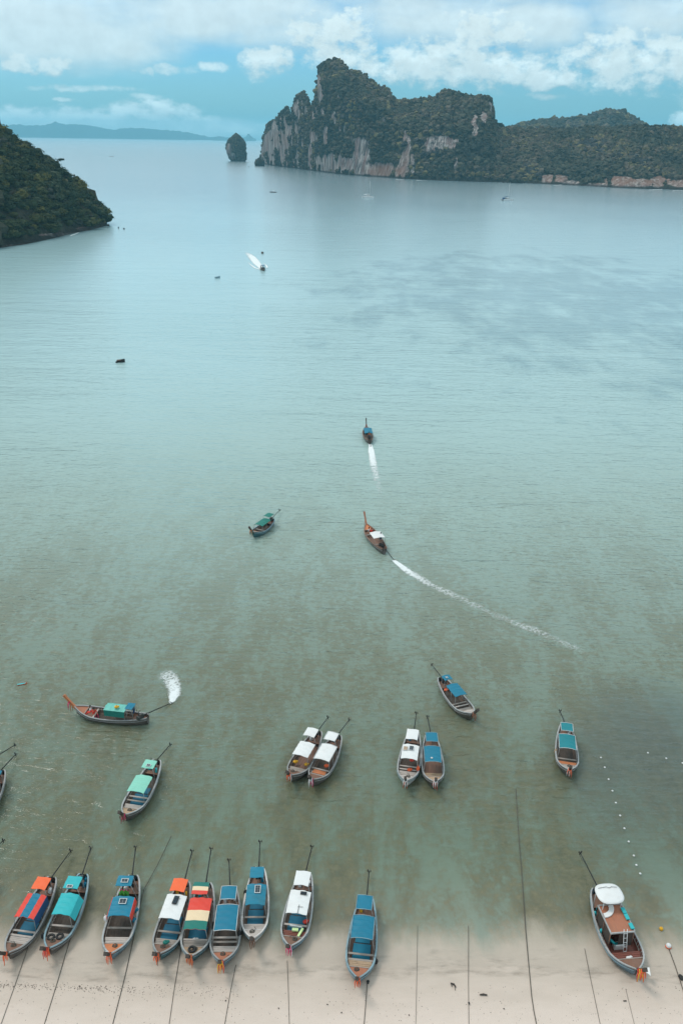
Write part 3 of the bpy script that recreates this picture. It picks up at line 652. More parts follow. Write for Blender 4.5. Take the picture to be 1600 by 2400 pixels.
# ------------------------------------------------------------------ longtail boats
def cpx(c, x, y): return (c[0] + x / c[2], c[1] + y / c[2])
K1=(0,1960,5.6); K2=(220,1960,5.6); K3=(400,1960,5.6); K4=(640,1960,5.6); K5=(1320,1980,5.6); K6=(640,1660,7.84); K7=(900,1640,7.84)
K8=(980,1530,8.711); K9=(1250,1640,7.84); K10=(120,1540,4.3556); K11=(240,1720,7.84); K12=(820,960,9.8); K13=(560,1170,3.92); KF=(0,0,1)
WOOD = {
 'hull_dark': pmat('hull_dark', (0.125,0.11,0.10), .6, .3, 2, .5, (.03,.025,.02)), 'hull_teal': pmat('hull_teal', (0.05,0.13,0.15), .55, .25, 2, .6, (.05,.045,.04)),
 'hull_blue': pmat('hull_blue', (0.13,0.20,0.25), .55, .25, 2, .6, (.06,.05,.05)), 'hull_white': pmat('hull_white', (0.60,0.58,0.56), .5, .15, 2, .45, (.25,.2,.17)),
 'rail_grey': pmat('rail_grey', (0.32,0.325,0.33), .55, .25, 4, .35), 'rail_blue': pmat('rail_blue', (0.24,0.36,0.42), .5, .2, 4, .4), 'rail_white': pmat('rail_white', (0.66,0.63,0.62), .5, .12, 4, .3, (.3,.24,.2)),
 'rail_brown': pmat('rail_brown', (0.23,0.14,0.105), .55, .3, 4, .3), 'rail_pale': pmat('rail_pale', (0.40,0.41,0.42), .55, .2, 4, .35),
 'wood_brown': pmat('wood_brown', (0.22,0.115,0.08), .5, .3, 5, .3, stretch=(1,.3,1)), 'wood_terra': pmat('wood_terra', (0.40,0.155,0.09), .5, .2, 5, .25, stretch=(1,.3,1)),
 'wood_orange': pmat('wood_orange', (0.58,0.20,0.085), .45, .15, 5, .2), 'wood_tan': pmat('wood_tan', (0.44,0.30,0.20), .6, .2, 5, .3, stretch=(1,.3,1)), 'wood_grey': pmat('wood_grey', (0.36,0.31,0.28), .75, .3, 5, .4, stretch=(.3,1,1)),
 'wood_pale': pmat('wood_pale', (0.50,0.44,0.41), .7, .2, 5, .3, stretch=(.3,1,1)), 'wood_dark': pmat('wood_dark', (0.06,0.045,0.038), .7, .35, 5, .2), 'wood_red': pmat('wood_red', (0.20,0.062,0.045), .55, .2, 5, .25, stretch=(1,.3,1)),
 'inner': pmat('inner', (0.17,0.115,0.09), .8, .35, 4, .3), 'bilge': pmat('bilge', (0.08,0.062,0.052), .8, .4, 5), 'white': pmat('white', (0.74,0.74,0.75), .55, .06, 1.2, .22, (.45,.43,.42), bump=.01),
 'cream': pmat('cream', (0.78,0.60,0.40), .6, .08, 1.5, .2, (.5,.4,.3)), 'red': pmat('red', (0.70,0.06,0.04), .6, .12, 1.5, .15, (.4,.05,.04)), 'orange': pmat('orange', (0.85,0.14,0.045), .6, .12, 2, .1, (.6,.1,.05)),
 'blue': pmat('blue', (0.006,0.17,0.275), .6, .16, 1.6, .25, (.01,.13,.22)), 'teal': pmat('teal', (0.008,0.20,0.24), .6, .16, 1.6, .3, (.02,.12,.14)), 'tealblue': pmat('tealblue', (0.008,0.19,0.30), .6, .16, 1.6, .4, (.05,.12,.13)),
 'turq': pmat('turq', (0.03,0.42,0.46), .6, .1, 1.6, .2, (.02,.28,.32)), 'mint': pmat('mint', (0.24,0.58,0.47), .6, .1, 1.6, .35, (.17,.42,.35)), 'mint2': pmat('mint2', (0.16,0.50,0.44), .6, .12, 1.6, .35, (.1,.33,.33)), 'greencl': pmat('greencl', (0.01,0.17,0.14), .6, .12, 1.6, .2, (.01,.1,.09)),
 'navy': pmat('navy', (0.02,0.07,0.17), .6, .2, 2), 'matblue': pmat('matblue', (0.008,0.13,0.22), .6, .22, 2, .4, (.01,.08,.15)), 'purple': pmat('purple', (0.20,0.05,0.28), .6), 'black': pmat('black', (0.015,0.015,0.016), .6, .3, 4), 'steel': pmat('steel', (0.10,0.11,0.11), .4, .3, 4, .5, (.10,.05,.03), metal=.6),
 'pink': pmat('pink', (0.72,0.03,0.15), .7), 'yellow': pmat('yellow', (0.75,0.40,0.03), .7), 'green': pmat('green', (0.10,0.40,0.06), .5), 'solar': pmat('solar', (0.02,0.035,0.05), .2, .3, 6), 'silver': pmat('silver', (0.55,0.56,0.57), .4),
 'skin': pmat('skin', (0.30,0.16,0.10), .6, .05), 'hair': pmat('hair', (0.012,0.01,0.009), .6), 'foam': pmat('foam', (0.62,0.80,0.40), .8), 'greyblue': pmat('greyblue', (0.20,0.36,0.45), .6), 'rope': pmat('rope', (0.10,0.09,0.075), .9, .3, 20)}
Wd = WOOD
BEAM = [(0,.30),(.03,.44),(.08,.56),(.2,.74),(.35,.90),(.5,.98),(.62,1.0),(.74,.95),(.83,.80),(.90,.56),(.95,.33),(.985,.13),(1.0,.05)]
SHEER = [(0,.98),(.15,.78),(.4,.62),(.6,.62),(.75,.70),(.87,.90),(.95,1.10),(1.0,1.25)]
def bm_(s): return float(np.interp(s, *zip(*BEAM)))
def sh_(s): return float(np.interp(s, *zip(*SHEER)))
STN = [0,.03,.08,.14,.2,.28,.36,.44,.52,.6,.68,.75,.81,.86,.9,.935,.965,.985,1.0]

def skinbody(name, pts, edges, radii, mats, pick, parent, root_i=0):
    me = bpy.data.meshes.new(name); me.from_pydata(pts, edges, []); o = bpy.data.objects.new(name, me); C.objects.link(o)
    md = o.modifiers.new('s', 'SKIN'); sv_ = me.skin_vertices[0].data
    for i, r in enumerate(radii): sv_[i].radius = (r, r); sv_[i].use_root = (i == root_i)
    o.modifiers.new('sub', 'SUBSURF').levels = 1
    dg = bpy.context.evaluated_depsgraph_get(); m2 = bpy.data.meshes.new_from_object(o.evaluated_get(dg)); bpy.data.objects.remove(o)
    for m in mats: m2.materials.append(m)
    for p_ in m2.polygons: p_.material_index = pick(p_.center); p_.use_smooth = True
    return obj(name, m2, None, parent)
def person(loc, yaw, shirt, trousers, label, sit=True, hat=None, hold=None):
    root = empty('person', loc, yaw); tag(root, label, 'person')
    if sit:
        P_ = [(0,0,.12),(0,0,.35),(0,.02,.56),(0,.03,.66),(0,.05,.80),(0,.06,.90),
              (.20,.02,.56),(.26,.14,.34),(.22,.36,.30),(.20,.44,.30),(-.20,.02,.56),(-.27,.10,.34),(-.20,.32,.24),(-.17,.40,.23),
              (.11,.02,.12),(.15,.40,.20),(.14,.46,-.20),(.14,.58,-.24),(-.11,.02,.12),(-.17,.38,.22),(-.15,.48,-.20),(-.15,.60,-.24)]
        hz = .85
    else:
        P_ = [(0,0,.92),(0,0,1.15),(0,.02,1.36),(0,.03,1.46),(0,.05,1.58),(0,.06,1.68),
              (.20,.02,1.36),(.26,.10,1.10),(.24,.34,1.02),(.22,.42,1.02),(-.20,.02,1.36),(-.27,.06,1.10),(-.24,.22,.92),(-.23,.28,.86),
              (.10,0,.88),(.12,.05,.48),(.12,0,.08),(.12,.14,.03),(-.10,0,.88),(-.12,.02,.48),(-.13,-.06,.08),(-.13,.08,.03)]
        hz = 1.63
    E_ = [(0,1),(1,2),(2,3),(3,4),(4,5),(2,6),(6,7),(7,8),(8,9),(2,10),(10,11),(11,12),(12,13),(0,14),(14,15),(15,16),(16,17),(0,18),(18,19),(19,20),(20,21)]
    Rr = [.15,.14,.15,.055,.10,.085,.07,.052,.038,.04,.07,.052,.038,.04,.10,.07,.05,.045,.10,.07,.05,.045]
    zs = P_[3][2] - .02; zt = P_[0][2] + (.06)
    pick = lambda c: 2 if c.z > zs or (c.y > .20 and c.z > zt + .05 and not (not sit and c.z < zt)) else (0 if c.z > zt else (1 if c.z > zt - .5 else 2))
    skinbody('body', P_, E_, Rr, [shirt, trousers, Wd['skin']], pick, root)
    hm = MB(); hm.ball((0, .03, hz + .02), .125, 10, 8, sc=(.85, .95, 1)); V2 = [v for v in hm.v]
    hm.v = [(v[0], min(v[1], .11) if v[2] > hz + .02 else min(v[1], .02), v[2]) for v in V2]; hm.build('hair', hat or Wd['hair'], root)
    if hat:
        b_ = MB(); b_.tube([(0, .05, hz + .10), (0, .05, hz + .12), (0, .05, hz + .2)], [.21, .12, .08], 12); b_.build('hat', hat, root)
    return root

def canopy_mesh(hw, y0, y1, z, arch, mats, stripes=None, sag=.03, nseg=10, nl=12, seed=0):
    """arched awning with thickness, y0 back, y1 front; stripes: fractions along the length (lengthwise list) or ('x', fractions)"""
    r = random.Random(seed); V = []; Fs = []; mi = []
    ph = r.uniform(0, 6)
    for lay in (0, 1):
        for i in range(nl + 1):
            for j in range(nseg + 1):
                x = -1 + 2 * j / nseg; y = y0 + (y1 - y0) * i / nl
                zz = z + arch * (1 - x * x) - sag * abs(math.sin(i / nl * math.pi * 4)) * (1 - abs(x) * .3) + .012 * math.sin(i * 1.7 + j + ph) - lay * .035
                V.append((x * hw, y + .03 * math.sin(j * 1.3 + ph) * (i in (0, nl)), zz))
    n = nseg + 1; L0 = (nl + 1) * n
    for i in range(nl):
        for j in range(nseg):
            a = i * n + j; Fs.append((a, a + 1, a + n + 1, a + n)); k = 0
            if stripes:
                u = ((j + .5) / nseg) if stripes[0] == 'x' else ((i + .5) / nl)
                k = sum(u > q for q in stripes[1])
            mi.append(k); Fs.append((L0 + a, L0 + a + n, L0 + a + n + 1, L0 + a + 1)); mi.append(k)
    for i in range(nl):
        for a, b_ in ((i * n, (i + 1) * n), (i * n + nseg, (i + 1) * n + nseg)): Fs.append((a, b_, L0 + b_, L0 + a)); mi.append(0)
    for j in range(nseg):
        for o_ in (0, nl * n): Fs.append((o_ + j, o_ + j + 1, L0 + o_ + j + 1, L0 + o_ + j)); mi.append(0)
    me = bpy.data.meshes.new('canopy'); me.from_pydata(V, [], Fs); me.polygons.foreach_set('material_index', mi); me.update()
    for m in (mats if isinstance(mats, (list, tuple)) else [mats]): me.materials.append(m)
    return me

def boat(label, K, bow, stern, beam=2.3, hull='hull_dark', rail='rail_grey', deck='wood_brown', step='wood_grey', mat=None, main=None, aft=None, tip=None, tipz=.55,
         mcol='blue', acol=None, mstripe=None, astripe=None, edge=None, flap=None, ribbons=('orange',), seed=1, mz=2.05, az_=2.35, mw=.74, aw=.54, cover_mat=None, arch=.13, sag=.055, benches=(.66,), lift=0.0, prow=1.0, floor='bilge', aftdeck='wood_brown', inner='inner', prowmat='wood_dark'):
    r = random.Random(seed)
    B = gp(*cpx(K, *bow), 1.1); S = gp(*cpx(K, *stern), .9); d = (B - S); d.z = 0; L = d.length; hd = math.atan2(-d.x, d.y)
    mid = (B + S) / 2; root = empty('longtail_boat', (mid.x, mid.y, lift), hd)
    tag(root, label, 'boat', 'longtail boats in the bay')
    ca, sa_ = math.cos(-hd), math.sin(-hd)
    def loc(p, z):
        w = gp(*cpx(K, *p), z); x, y = w.x - mid.x, w.y - mid.y; return (x * ca - y * sa_, x * sa_ + y * ca)
    hb_ = beam / 2; Y = lambda s: -L / 2 + s * L
    # hull: outer and inner skins
    hm = MB(); prof = [(1.0, 1.0), (.97, .62), (.86, .28), (.62, -.02), (.30, -.22), (.0, -.30)]; V = []; ns = len(STN)
    full = [(-a, b) for a, b in prof[:-1]] + [(0, -.30)] + [(a, b) for a, b in prof[:-1]][::-1]; nf = len(full)
    for s in STN:
        w = bm_(s) * hb_; zt = sh_(s); rise = max(0, (s - .82) / .18) ** 2 * .55 + max(0, (.12 - s) / .12) * .25
        for a, b_ in full:
            zb = -.30 + rise; z = zb + (zt - zb) * ((b_ + .30) / 1.30); fl = 1 - .35 * max(0, (s - .8) / .2) * (1 - (b_ + .3) / 1.3)
            V.append((a * w * fl, Y(s) + (1 - (b_ + .3) / 1.3) * -.25 * max(0, (s - .85) / .15), z))
    Fs = [(i * nf + j, i * nf + j + 1, (i + 1) * nf + j + 1, (i + 1) * nf + j) for i in range(ns - 1) for j in range(nf - 1)]
    Fs.append(tuple(range(nf))); hm.add(V, Fs, 0, True)
    V2 = [(v[0] * .94, v[1], max(v[2], .02) if v[2] < .3 else v[2]) for v in V]
    hm.add(V2, [f[::-1] for f in Fs[:-1]], 1, True); hm.build('hull', [Wd[hull], Wd[inner]], root)
    # rails round the gunwale, a rubbing strake below
    for sg in (-1, 1):
        m_ = MB(); pts = [(sg * (bm_(s) * hb_), Y(s), sh_(s) + .02) for s in STN]; wv = []; fv = []
        for k, (x, y, z) in enumerate(pts):
            for dx_, dz_ in ((-.085, .05), (.055, .05), (.055, -.05), (-.085, -.05)): wv.append((x + sg * dx_, y, z + dz_))
        for k in range(len(pts) - 1):
            for j in range(4): fv.append((k * 4 + j, k * 4 + (j + 1) % 4, (k + 1) * 4 + (j + 1) % 4, (k + 1) * 4 + j))
        m_.add(wv, fv); m_.build('gunwale', Wd[rail], root)
        m_ = MB(); m_.tube([(sg * (bm_(s) * hb_ * .985 + .03), Y(s), sh_(s) - .22) for s in STN[:-1]], .035, 4); m_.build('rubbing_strake', Wd['rail_blue' if hull != 'hull_dark' else 'rail_grey'], root)
    # frames inside
    rb = MB()
    for q in range(15):
        s = .24 + q * .04
        for sg in (-1, 1): rb.box((sg * (bm_(s) * hb_ * .89), Y(s), (sh_(s) + .12) / 2 + .02), (.05, .06, sh_(s) - .18), 0, ry=sg * .12)
    tag(rb.build('frame_ribs', Wd['wood_brown' if r.random() < .5 else 'wood_grey'], root), kind='stuff')
    for sg in (-1, 1):
        st_ = MB(); st_.tube([(sg * (bm_(s) * hb_ * .84), Y(s), .46) for s in (.22,.3,.4,.5,.6,.7,.78)], .035, 4); st_.build('side_stringer', Wd['wood_grey'], root)
    # floor boards
    nfb = 5
    for j in range(nfb):
        x0 = -.62 + 1.24 * j / nfb; fm = MB(); fm.box(((x0 + .62 / nfb) * hb_, Y(.48), .07), (1.24 / nfb * hb_ - .02, L * .60, .03)); fm.build('floor_board', Wd[floor], root)
    if mat: 
        q = MB(); q.box((0, Y(.63), .125), (hb_ * 1.18, L * .25, .05)); q.build('floor_mat', Wd[mat], root)
        q = MB(); q.box((0, Y(.44), .122), (hb_ * 1.0, L * .10, .045)); q.build('floor_mat', Wd[mat], root)
    for s in benches:
        q = MB(); q.box((0, Y(s), sh_(s) - .16), (bm_(s) * beam * .93, .17, .05)); q.build('bench', Wd['wood_grey' if r.random() < .6 else 'wood_pale'], root)
    # bow platform of planks, then the pointed foredeck
    np_ = 5; s0, s1 = .735, .835
    for k in range(np_):
        s = s0 + (s1 - s0) * (k + .5) / np_; q = MB(); q.box((r.uniform(-.02, .02), Y(s), .52 + .006 * (k % 2)), (bm_(s) * beam * .84, L * (s1 - s0) / np_ - .02, .04), rz=r.uniform(-.01, .01)); q.build('plank', Wd[step], root)
    q = MB(); V = []; ss = [.838, .86, .885, .91, .94, .965, .988]
    for s in ss:
        w = bm_(s) * hb_ * .93; z = sh_(s) - .07
        V += [(-w, Y(s), z), (0, Y(s), z + .05), (w, Y(s), z), (w, Y(s), z - .06), (-w, Y(s), z - .06)]
    Fs = []
    for k in range(len(ss) - 1):
        for j in range(5): Fs.append((k * 5 + j, k * 5 + (j + 1) % 5, (k + 1) * 5 + (j + 1) % 5, (k + 1) * 5 + j))
    Fs += [(4, 3, 2, 1, 0), tuple((len(ss) - 1) * 5 + j for j in range(5))]; q.add(V, Fs); q.build('foredeck', Wd[deck], root)
    q = MB(); q.box((0, Y(.838), sh_(.838) - .05), (bm_(.838) * beam * .93, .07, .09)); q.build('deck_beam', Wd['rail_white' if rail == 'rail_white' else 'wood_grey'], root)
    q = MB(); ss = [.03, .08, .14, .2]; V = []
    for s in ss: w = bm_(s) * hb_ * .92; V += [(-w, Y(s), .56), (w, Y(s), .56), (w, Y(s), .50), (-w, Y(s), .50)]
    q.add(V, [(k * 4 + j, k * 4 + (j + 1) % 4, (k + 1) * 4 + (j + 1) % 4, (k + 1) * 4 + j) for k in range(3) for j in range(4)] + [(3, 2, 1, 0), (12, 13, 14, 15)]); q.build('stern_deck', Wd[aftdeck], root)
    # prow post and its ribbons
    pz = 1.18; yb = Y(.985); P_ = [(0, yb - .15, pz - .35), (0, yb + .12, pz), (0, yb + .42 * prow, pz + .38 * prow), (0, yb + .78 * prow, pz + .85 * prow), (0, yb + 1.12 * prow, pz + 1.30 * prow)]
    q = MB(); V = []
    for k, p_ in enumerate(P_):
        w = (.10, .11, .10, .10, .13)[k]; h_ = (.16, .16, .14, .12, .15)[k]
        for a, b_ in ((-w, -h_), (w, -h_), (w, h_), (-w, h_)): V.append((a, p_[1] + b_ * .75, p_[2] - b_ * .65))
    q.add(V, [(k * 4 + j, k * 4 + (j + 1) % 4, (k + 1) * 4 + (j + 1) % 4, (k + 1) * 4 + j) for k in range(4) for j in range(4)] + [(3, 2, 1, 0), (16, 17, 18, 19)])
    pr = q.build('prow_post', Wd[prowmat], root)
    ax = (0, .65, .76)
    for k, cname in enumerate(ribbons):
        q = MB(); f = .22 + .22 * k; c0 = Vector((0, yb + (.12 + f * 1.0) * prow, pz + f * 1.15 * prow))
        for u in range(2): q.torus(c0 + Vector((0, .05 * u, .07 * u)), .145, .035, ax, 12, 5)
        for u in range(4):
            a = u / 4 * 6.28 + r.uniform(-.3, .3); e = c0 + Vector((math.cos(a) * .15, .04 + math.sin(a) * .14, -.02)); ln = r.uniform(.45, 1.0)
            q.tube([e, e + Vector((math.cos(a) * .06, .07, -ln * .4)), e + Vector((math.cos(a) * .04 + r.uniform(-.05, .05), .10, -ln))], [.03, .045, .02], 5)
        q.build('ribbon', Wd[cname], pr)
    # awnings on posts
    sd_ = seed * 13
    if main:
        x1, y1 = loc(main[0], mz); x0, y0 = loc(main[1], mz); xc = (x0 + x1) / 2 * .5
        if abs(xc) > .2: xc = .2 * (1 if xc > 0 else -1)
        hw = hb_ * mw; cols = [Wd[c] for c in (mcol if isinstance(mcol, (list, tuple)) else [mcol])]
        me = canopy_mesh(hw, y0, y1, mz, arch, cols, mstripe, sag=sag, seed=sd_, nseg=14 if mstripe else 10, nl=18 if mstripe else 12); cn = obj('awning', me, None, root, (xc, 0, 0))
        if edge:
            q = MB(); zz = lambda x: mz + arch * (1 - (x / hw) ** 2) + .01
            for y in (y0, y1): q.tube([(hw * x, y, zz(hw * x)) for x in (-1, -.5, 0, .5, 1)], .03, 5)
            for sg in (-1, 1): q.tube([(sg * hw, y0, mz + .01), (sg * hw, y1, mz + .01)], .03, 5)
            q.build('awning_edge', Wd[edge], cn)
        for sg in (-1, 1):
            for y in (y0 + .12, (y0 + y1) / 2, y1 - .12):
                s = (y + L / 2) / L; q = MB(); q.tube([(xc + sg * hw * .95, y, mz - .02), (sg * min(bm_(max(0, min(1, s))) * hb_ * .93, hw * 1.15), y, .62)], .028, 5); q.build('awning_post', Wd['rail_grey'], root)
        if flap:
            for side, cname, drop, slope in flap:
                q = MB(); xa = xc + side * hw; xb = xa + side * slope
                V = [(xa, y0 + .02, mz - .01), (xa, y1 - .02, mz - .01), (xb, y1 - .05, mz - drop), (xb, y0 + .05, mz - drop), (xa + side * .03, y0 + .02, mz), (xa + side * .03, y1 - .02, mz), (xb + side * .03, y1 - .05, mz - drop), (xb + side * .03, y0 + .05, mz - drop)]
                q.add(V, [(0, 1, 2, 3), (7, 6, 5, 4), (0, 4, 5, 1), (1, 5, 6, 2), (2, 6, 7, 3), (3, 7, 4, 0)]); q.build('side_curtain', Wd[cname], root)
    if aft:
        x1, y1 = loc(aft[0], az_); x0, y0 = loc(aft[1], az_); xc = max(-.3, min(.3, (x0 + x1) / 2)); hw = hb_ * aw
        cols = [Wd[c] for c in ((acol if isinstance(acol, (list, tuple)) else [acol]) if acol else (mcol if isinstance(mcol, (list, tuple)) else [mcol]))]
        y0 = max(y0, -L / 2 - .25)
        me = canopy_mesh(hw, y0, y1, az_, .05, cols, astripe, nseg=6, nl=9 if astripe else 6, seed=sd_ + 3); cn = obj('steering_awning', me, None, root, (xc, 0, 0))
        if edge:
            q = MB()
            for y in (y0, y1): q.tube([(hw * x, y, az_ + .05 * (1 - x * x) + .01) for x in (-1, 0, 1)], .03, 5)
            for sg in (-1, 1): q.tube([(sg * hw, y0, az_ + .01), (sg * hw, y1, az_ + .01)], .03, 5)
            q.build('awning_edge', Wd[edge], cn)
        for sg in (-1, 1):
            for y in (y0 + .1, y1 - .1):
                s = max(.02, (y + L / 2) / L); q = MB(); q.tube([(xc + sg * hw * .93, y, az_), (sg * bm_(s) * hb_ * .86, max(y, -L / 2 + .1), .75)], .026, 5); q.build('awning_post', Wd['rail_grey'], root)
    # engine on its swivel, long shaft and propeller
    ye = Y(.055); ze = 1.12; tx, ty = loc(tip, tipz) if tip else (.3, ye - 4.5)
    v = Vector((tx, ty, tipz)) - Vector((0, ye, ze)); a = math.atan2(-v.x, v.y) + math.pi; dirn = v.normalized(); e0 = Vector((0, ye, ze))
    q = MB(); fw = Vector((-math.sin(a), math.cos(a), 0))
    q.box(e0 + fw * .42 + Vector((0, 0, .06)), (.36, .78, .36), 0, rz=a); q.box(e0 + fw * .42 + Vector((0, 0, .32)), (.26, .56, .18), 0, rz=a, taper=.8); q.box(e0 + fw * .88 + Vector((0, 0, .08)), (.44, .10, .46), 0, rz=a)
    q.tube([e0 + fw * .1 + Vector((0, 0, .02)), e0 + fw * .1 - Vector((0, 0, .55))], .06, 6)
    en = q.build('engine', Wd['black' if r.random() < .6 else 'steel'], root)
    q = MB(); side = Vector((math.cos(a), math.sin(a), 0)); q.tube([e0 + fw * .6 + side * .2 + Vector((0, 0, .2)), e0 + fw * .4 + side * .34 + Vector((0, 0, .5)), e0 + fw * .15 + side * .34 + Vector((0, 0, .55))], .05, 6); q.build('exhaust_pipe', Wd['steel'], en)
    q = MB(); q.tube([e0 + fw * .8 + Vector((0, 0, .25)), e0 + fw * 1.5 + Vector((0, 0, .38)), e0 + fw * 2.0 + Vector((0, 0, .36))], .025, 5); q.build('tiller', Wd['steel'], en)
    q = MB(); e1 = Vector((tx, ty, tipz)); q.tube([e0, e0 + v * .3, e1], [.075, .055, .04], 6); sh__ = q.build('propeller_shaft', Wd['black'], root)
    q = MB(); side = dirn.cross(Vector((0, 0, 1))).normalized(); up = side.cross(dirn)
    q.ball(e1, .07, 6, 5)
    for k in range(3):
        an = k * 2.094 + .4; rr_ = side * math.cos(an) + up * math.sin(an); q.box(e1 + rr_ * .14, (.05, .10, .24), 0, rz=an)
    q.build('propeller', Wd['steel'], sh__)
    q = MB(); q.tube([e1 - dirn * 1.1 - up * .05, e1 - dirn * .5 - up * .30, e1 - up * .28], .02, 4); q.build('skeg', Wd['steel'], sh__)
    root['_L'] = L; return root, loc, L, hb_, Y
def at(root, x, y, z):
    return root.matrix_basis @ Vector((x, y, z))
def panel(parent_root, x, y, z, w, l, name='solar_panel', frame='silver', rz=0):
    M_ = Matrix.Rotation(rz, 4, 'Z'); o = empty(name, (x, y, z), rz); o.parent = parent_root
    q = MB(); q.box((0, 0, 0), (w, l, .04)); q.build('panel_frame', Wd[frame], o)
    q = MB()
    for i in range(2):
        for k in range(3): q.box(((i - .5) * (w - .1) / 2, (k - 1) * (l - .1) / 3, .025), ((w - .14) / 2, (l - .16) / 3, .012))
    q.build('solar_cells', Wd['solar'], o); return o
def loose(name, label, cat, build, mat, loc_, rz=0, group=None):
    q = MB(); build(q); me = q.mesh(name); mats = mat if isinstance(mat, (list, tuple)) else [mat]
    for m in mats: me.materials.append(m)
    o = bpy.data.objects.new(name, me); C.objects.link(o); o.location = loc_; o.rotation_euler = (0, 0, rz); tag(o, label, cat, group); return o
def rope_on(pts, r_, name, label, mat='rope', n=5, cat='rope', group=None):
    c0 = Vector(pts[0]); loose(name, label, cat, lambda q: q.tube([Vector(p) - c0 for p in pts], r_, n), Wd[mat], c0, 0, group)

# --- the row moored by the beach, from the left
b1, l1, L1, h1, Y1 = boat('longtail boat with a red awning striped blue and an orange red stern awning', K1, (100,1550), (690,545), 2.25, 'hull_dark', 'rail_grey', 'wood_brown', 'wood_pale', 'matblue',
    ((348,1078),(512,770)), ((510,697),(575,538)), (935,185), mcol=('red','blue','purple','blue','red'), mstripe=('x', (.30,.48,.52,.70)), acol='orange', ribbons=('orange',), flap=[(-1,'navy',.75,.12)], seed=1, benches=(.66,.72))
b2, l2, L2, h2, Y2 = boat('longtail boat with bright turquoise awnings and two tyres on its bow', K1, (640,1490), (1100,505), 2.3, 'hull_dark', 'rail_blue', 'wood_brown', 'wood_grey', None,
    ((820,1040),(935,762)), ((927,688),(985,528)), (1195,150), mcol='turq', ribbons=('orange','red'), flap=[(-1,'turq',.55,.35)], seed=2, benches=(.64,), arch=.16, mw=.66)
b3, l3, L3, h3, Y3 = boat('longtail boat with a blue awning, red side curtains and an orange foredeck', K2, (215,1560), (520,520), 2.45, 'hull_blue', 'rail_pale', 'wood_orange', 'wood_pale', None,
    ((338,1052),(398,798)), ((395,655),(415,520)), (550,140), mcol='tealblue', acol='tealblue', ribbons=('orange',), flap=[(-1,'red',.5,.12),(1,'red',.5,.08)], seed=3, benches=(.62,))
b4, l4, L4, h4, Y4 = boat('longtail boat with white main awning, dark solar panel and orange stern awning', K2, (855,1560), (1200,600), 2.3, 'hull_teal', 'rail_grey', 'wood_brown', 'wood_grey', 'matblue',
    ((1003,1090),(1098,775)), ((1100,722),(1137,556)), (1290,190), mcol='white', acol='orange', ribbons=('wood_brown','orange'), seed=4, benches=(.64,))
b5, l5, L5, h5, Y5 = boat('longtail boat with a red, cream and green banded awning and a matching stern awning', K2, (1270,1590), (1480,620), 2.45, 'hull_teal', 'rail_pale', 'wood_tan', 'wood_grey', 'matblue',
    ((1340,1230),(1405,815)), ((1392,765),(1405,605)), (1540,160), mcol=('red','cream','greencl'), mstripe=('y', (.40,.70)), acol=('greencl','cream','red'), astripe=('y', (.34,.66)), ribbons=('orange','wood_orange'), seed=5, benches=(.72,), arch=.10)
# stripes run from stern to bow: index 0 is the stern end
b6, l6, L6, h6, Y6 = boat('longtail boat with plain blue awnings and pink, orange and yellow prow garlands', K3, (670,1660), (790,680), 2.4, 'hull_blue', 'rail_grey', 'wood_terra', 'wood_pale', None,
    ((730,1243),(757,905)), ((755,828),(767,655)), (765,310), mcol='blue', ribbons=('pink','orange','yellow'), edge='silver', seed=6, benches=(.62,.68))
b7, l7, L7, h7, Y7 = boat('white railed longtail boat with teal awnings and a framed solar panel', K3, (1075,1360), (1160,415), 2.2, 'hull_white', 'rail_white', 'wood_pale', 'wood_pale', 'matblue',
    ((1115,905),(1135,635)), ((1128,545),(1137,405)), (1175,70), mcol='tealblue', acol='tealblue', ribbons=('wood_brown',), seed=7, benches=(.64,))
b8, l8, L8, h8, Y8 = boat('longtail boat with two white awnings and pale green foam blocks on its bow', K4, (220,1460), (430,480), 2.35, 'hull_blue', 'rail_pale', 'wood_brown', 'wood_red', 'matblue',
    ((320,1025),(373,722)), ((372,645),(392,458)), (508,135), mcol='white', ribbons=('white','pink'), seed=8, benches=(.66,))
b9, l9, L9, h9, Y9 = boat('longtail boat with pale edged blue awnings and a bright blue mat, rightmost of the row', K4, (1110,1880), (1230,795), 2.4, 'hull_blue', 'rail_blue', 'wood_terra', 'wood_tan', 'blue',
    ((1165,1348),(1183,1048)), ((1190,960),(1205,777)), (1258,460), mcol='blue', edge='rail_blue', ribbons=('orange',), seed=9, benches=(.66,.73), inner='wood_brown')
# --- pairs and single boats farther out
b11, l11, _, h11, Y11 = boat('left boat of the white roofed pair, grey bow planks and orange cushions inside', K6, (320,1250), (830,425), 2.3, 'hull_dark', 'rail_grey', 'wood_brown', 'wood_grey', None,
    ((518,885),(650,640)), ((662,515),(725,365)), (1010,160), mcol='white', ribbons=('white','orange'), seed=11, benches=(), floor='wood_brown')
b12, l12, _, h12, Y12 = boat('right boat of the white roofed pair, orange mat in its bow and pink ribbon', K6, (720,1330), (1190,500), 2.3, 'hull_dark', 'rail_grey', 'wood_brown', 'wood_grey', None,
    ((925,965),(1045,680)), ((1040,590),(1095,442)), (1400,205), mcol='white', ribbons=('pink','white'), seed=12, benches=(.68,), edge='silver')
b13, l13, _, h13, Y13 = boat('white roofed longtail boat with dark and clay panels, tied beside a blue roofed one', K7, (395,1510), (550,565), 2.3, 'hull_white', 'rail_pale', 'wood_pale', 'wood_pale', None,
    ((458,1095),(495,835)), ((505,728),(525,545)), (590,240), mcol='white', ribbons=('orange','white'), seed=13, benches=(.64,.70))
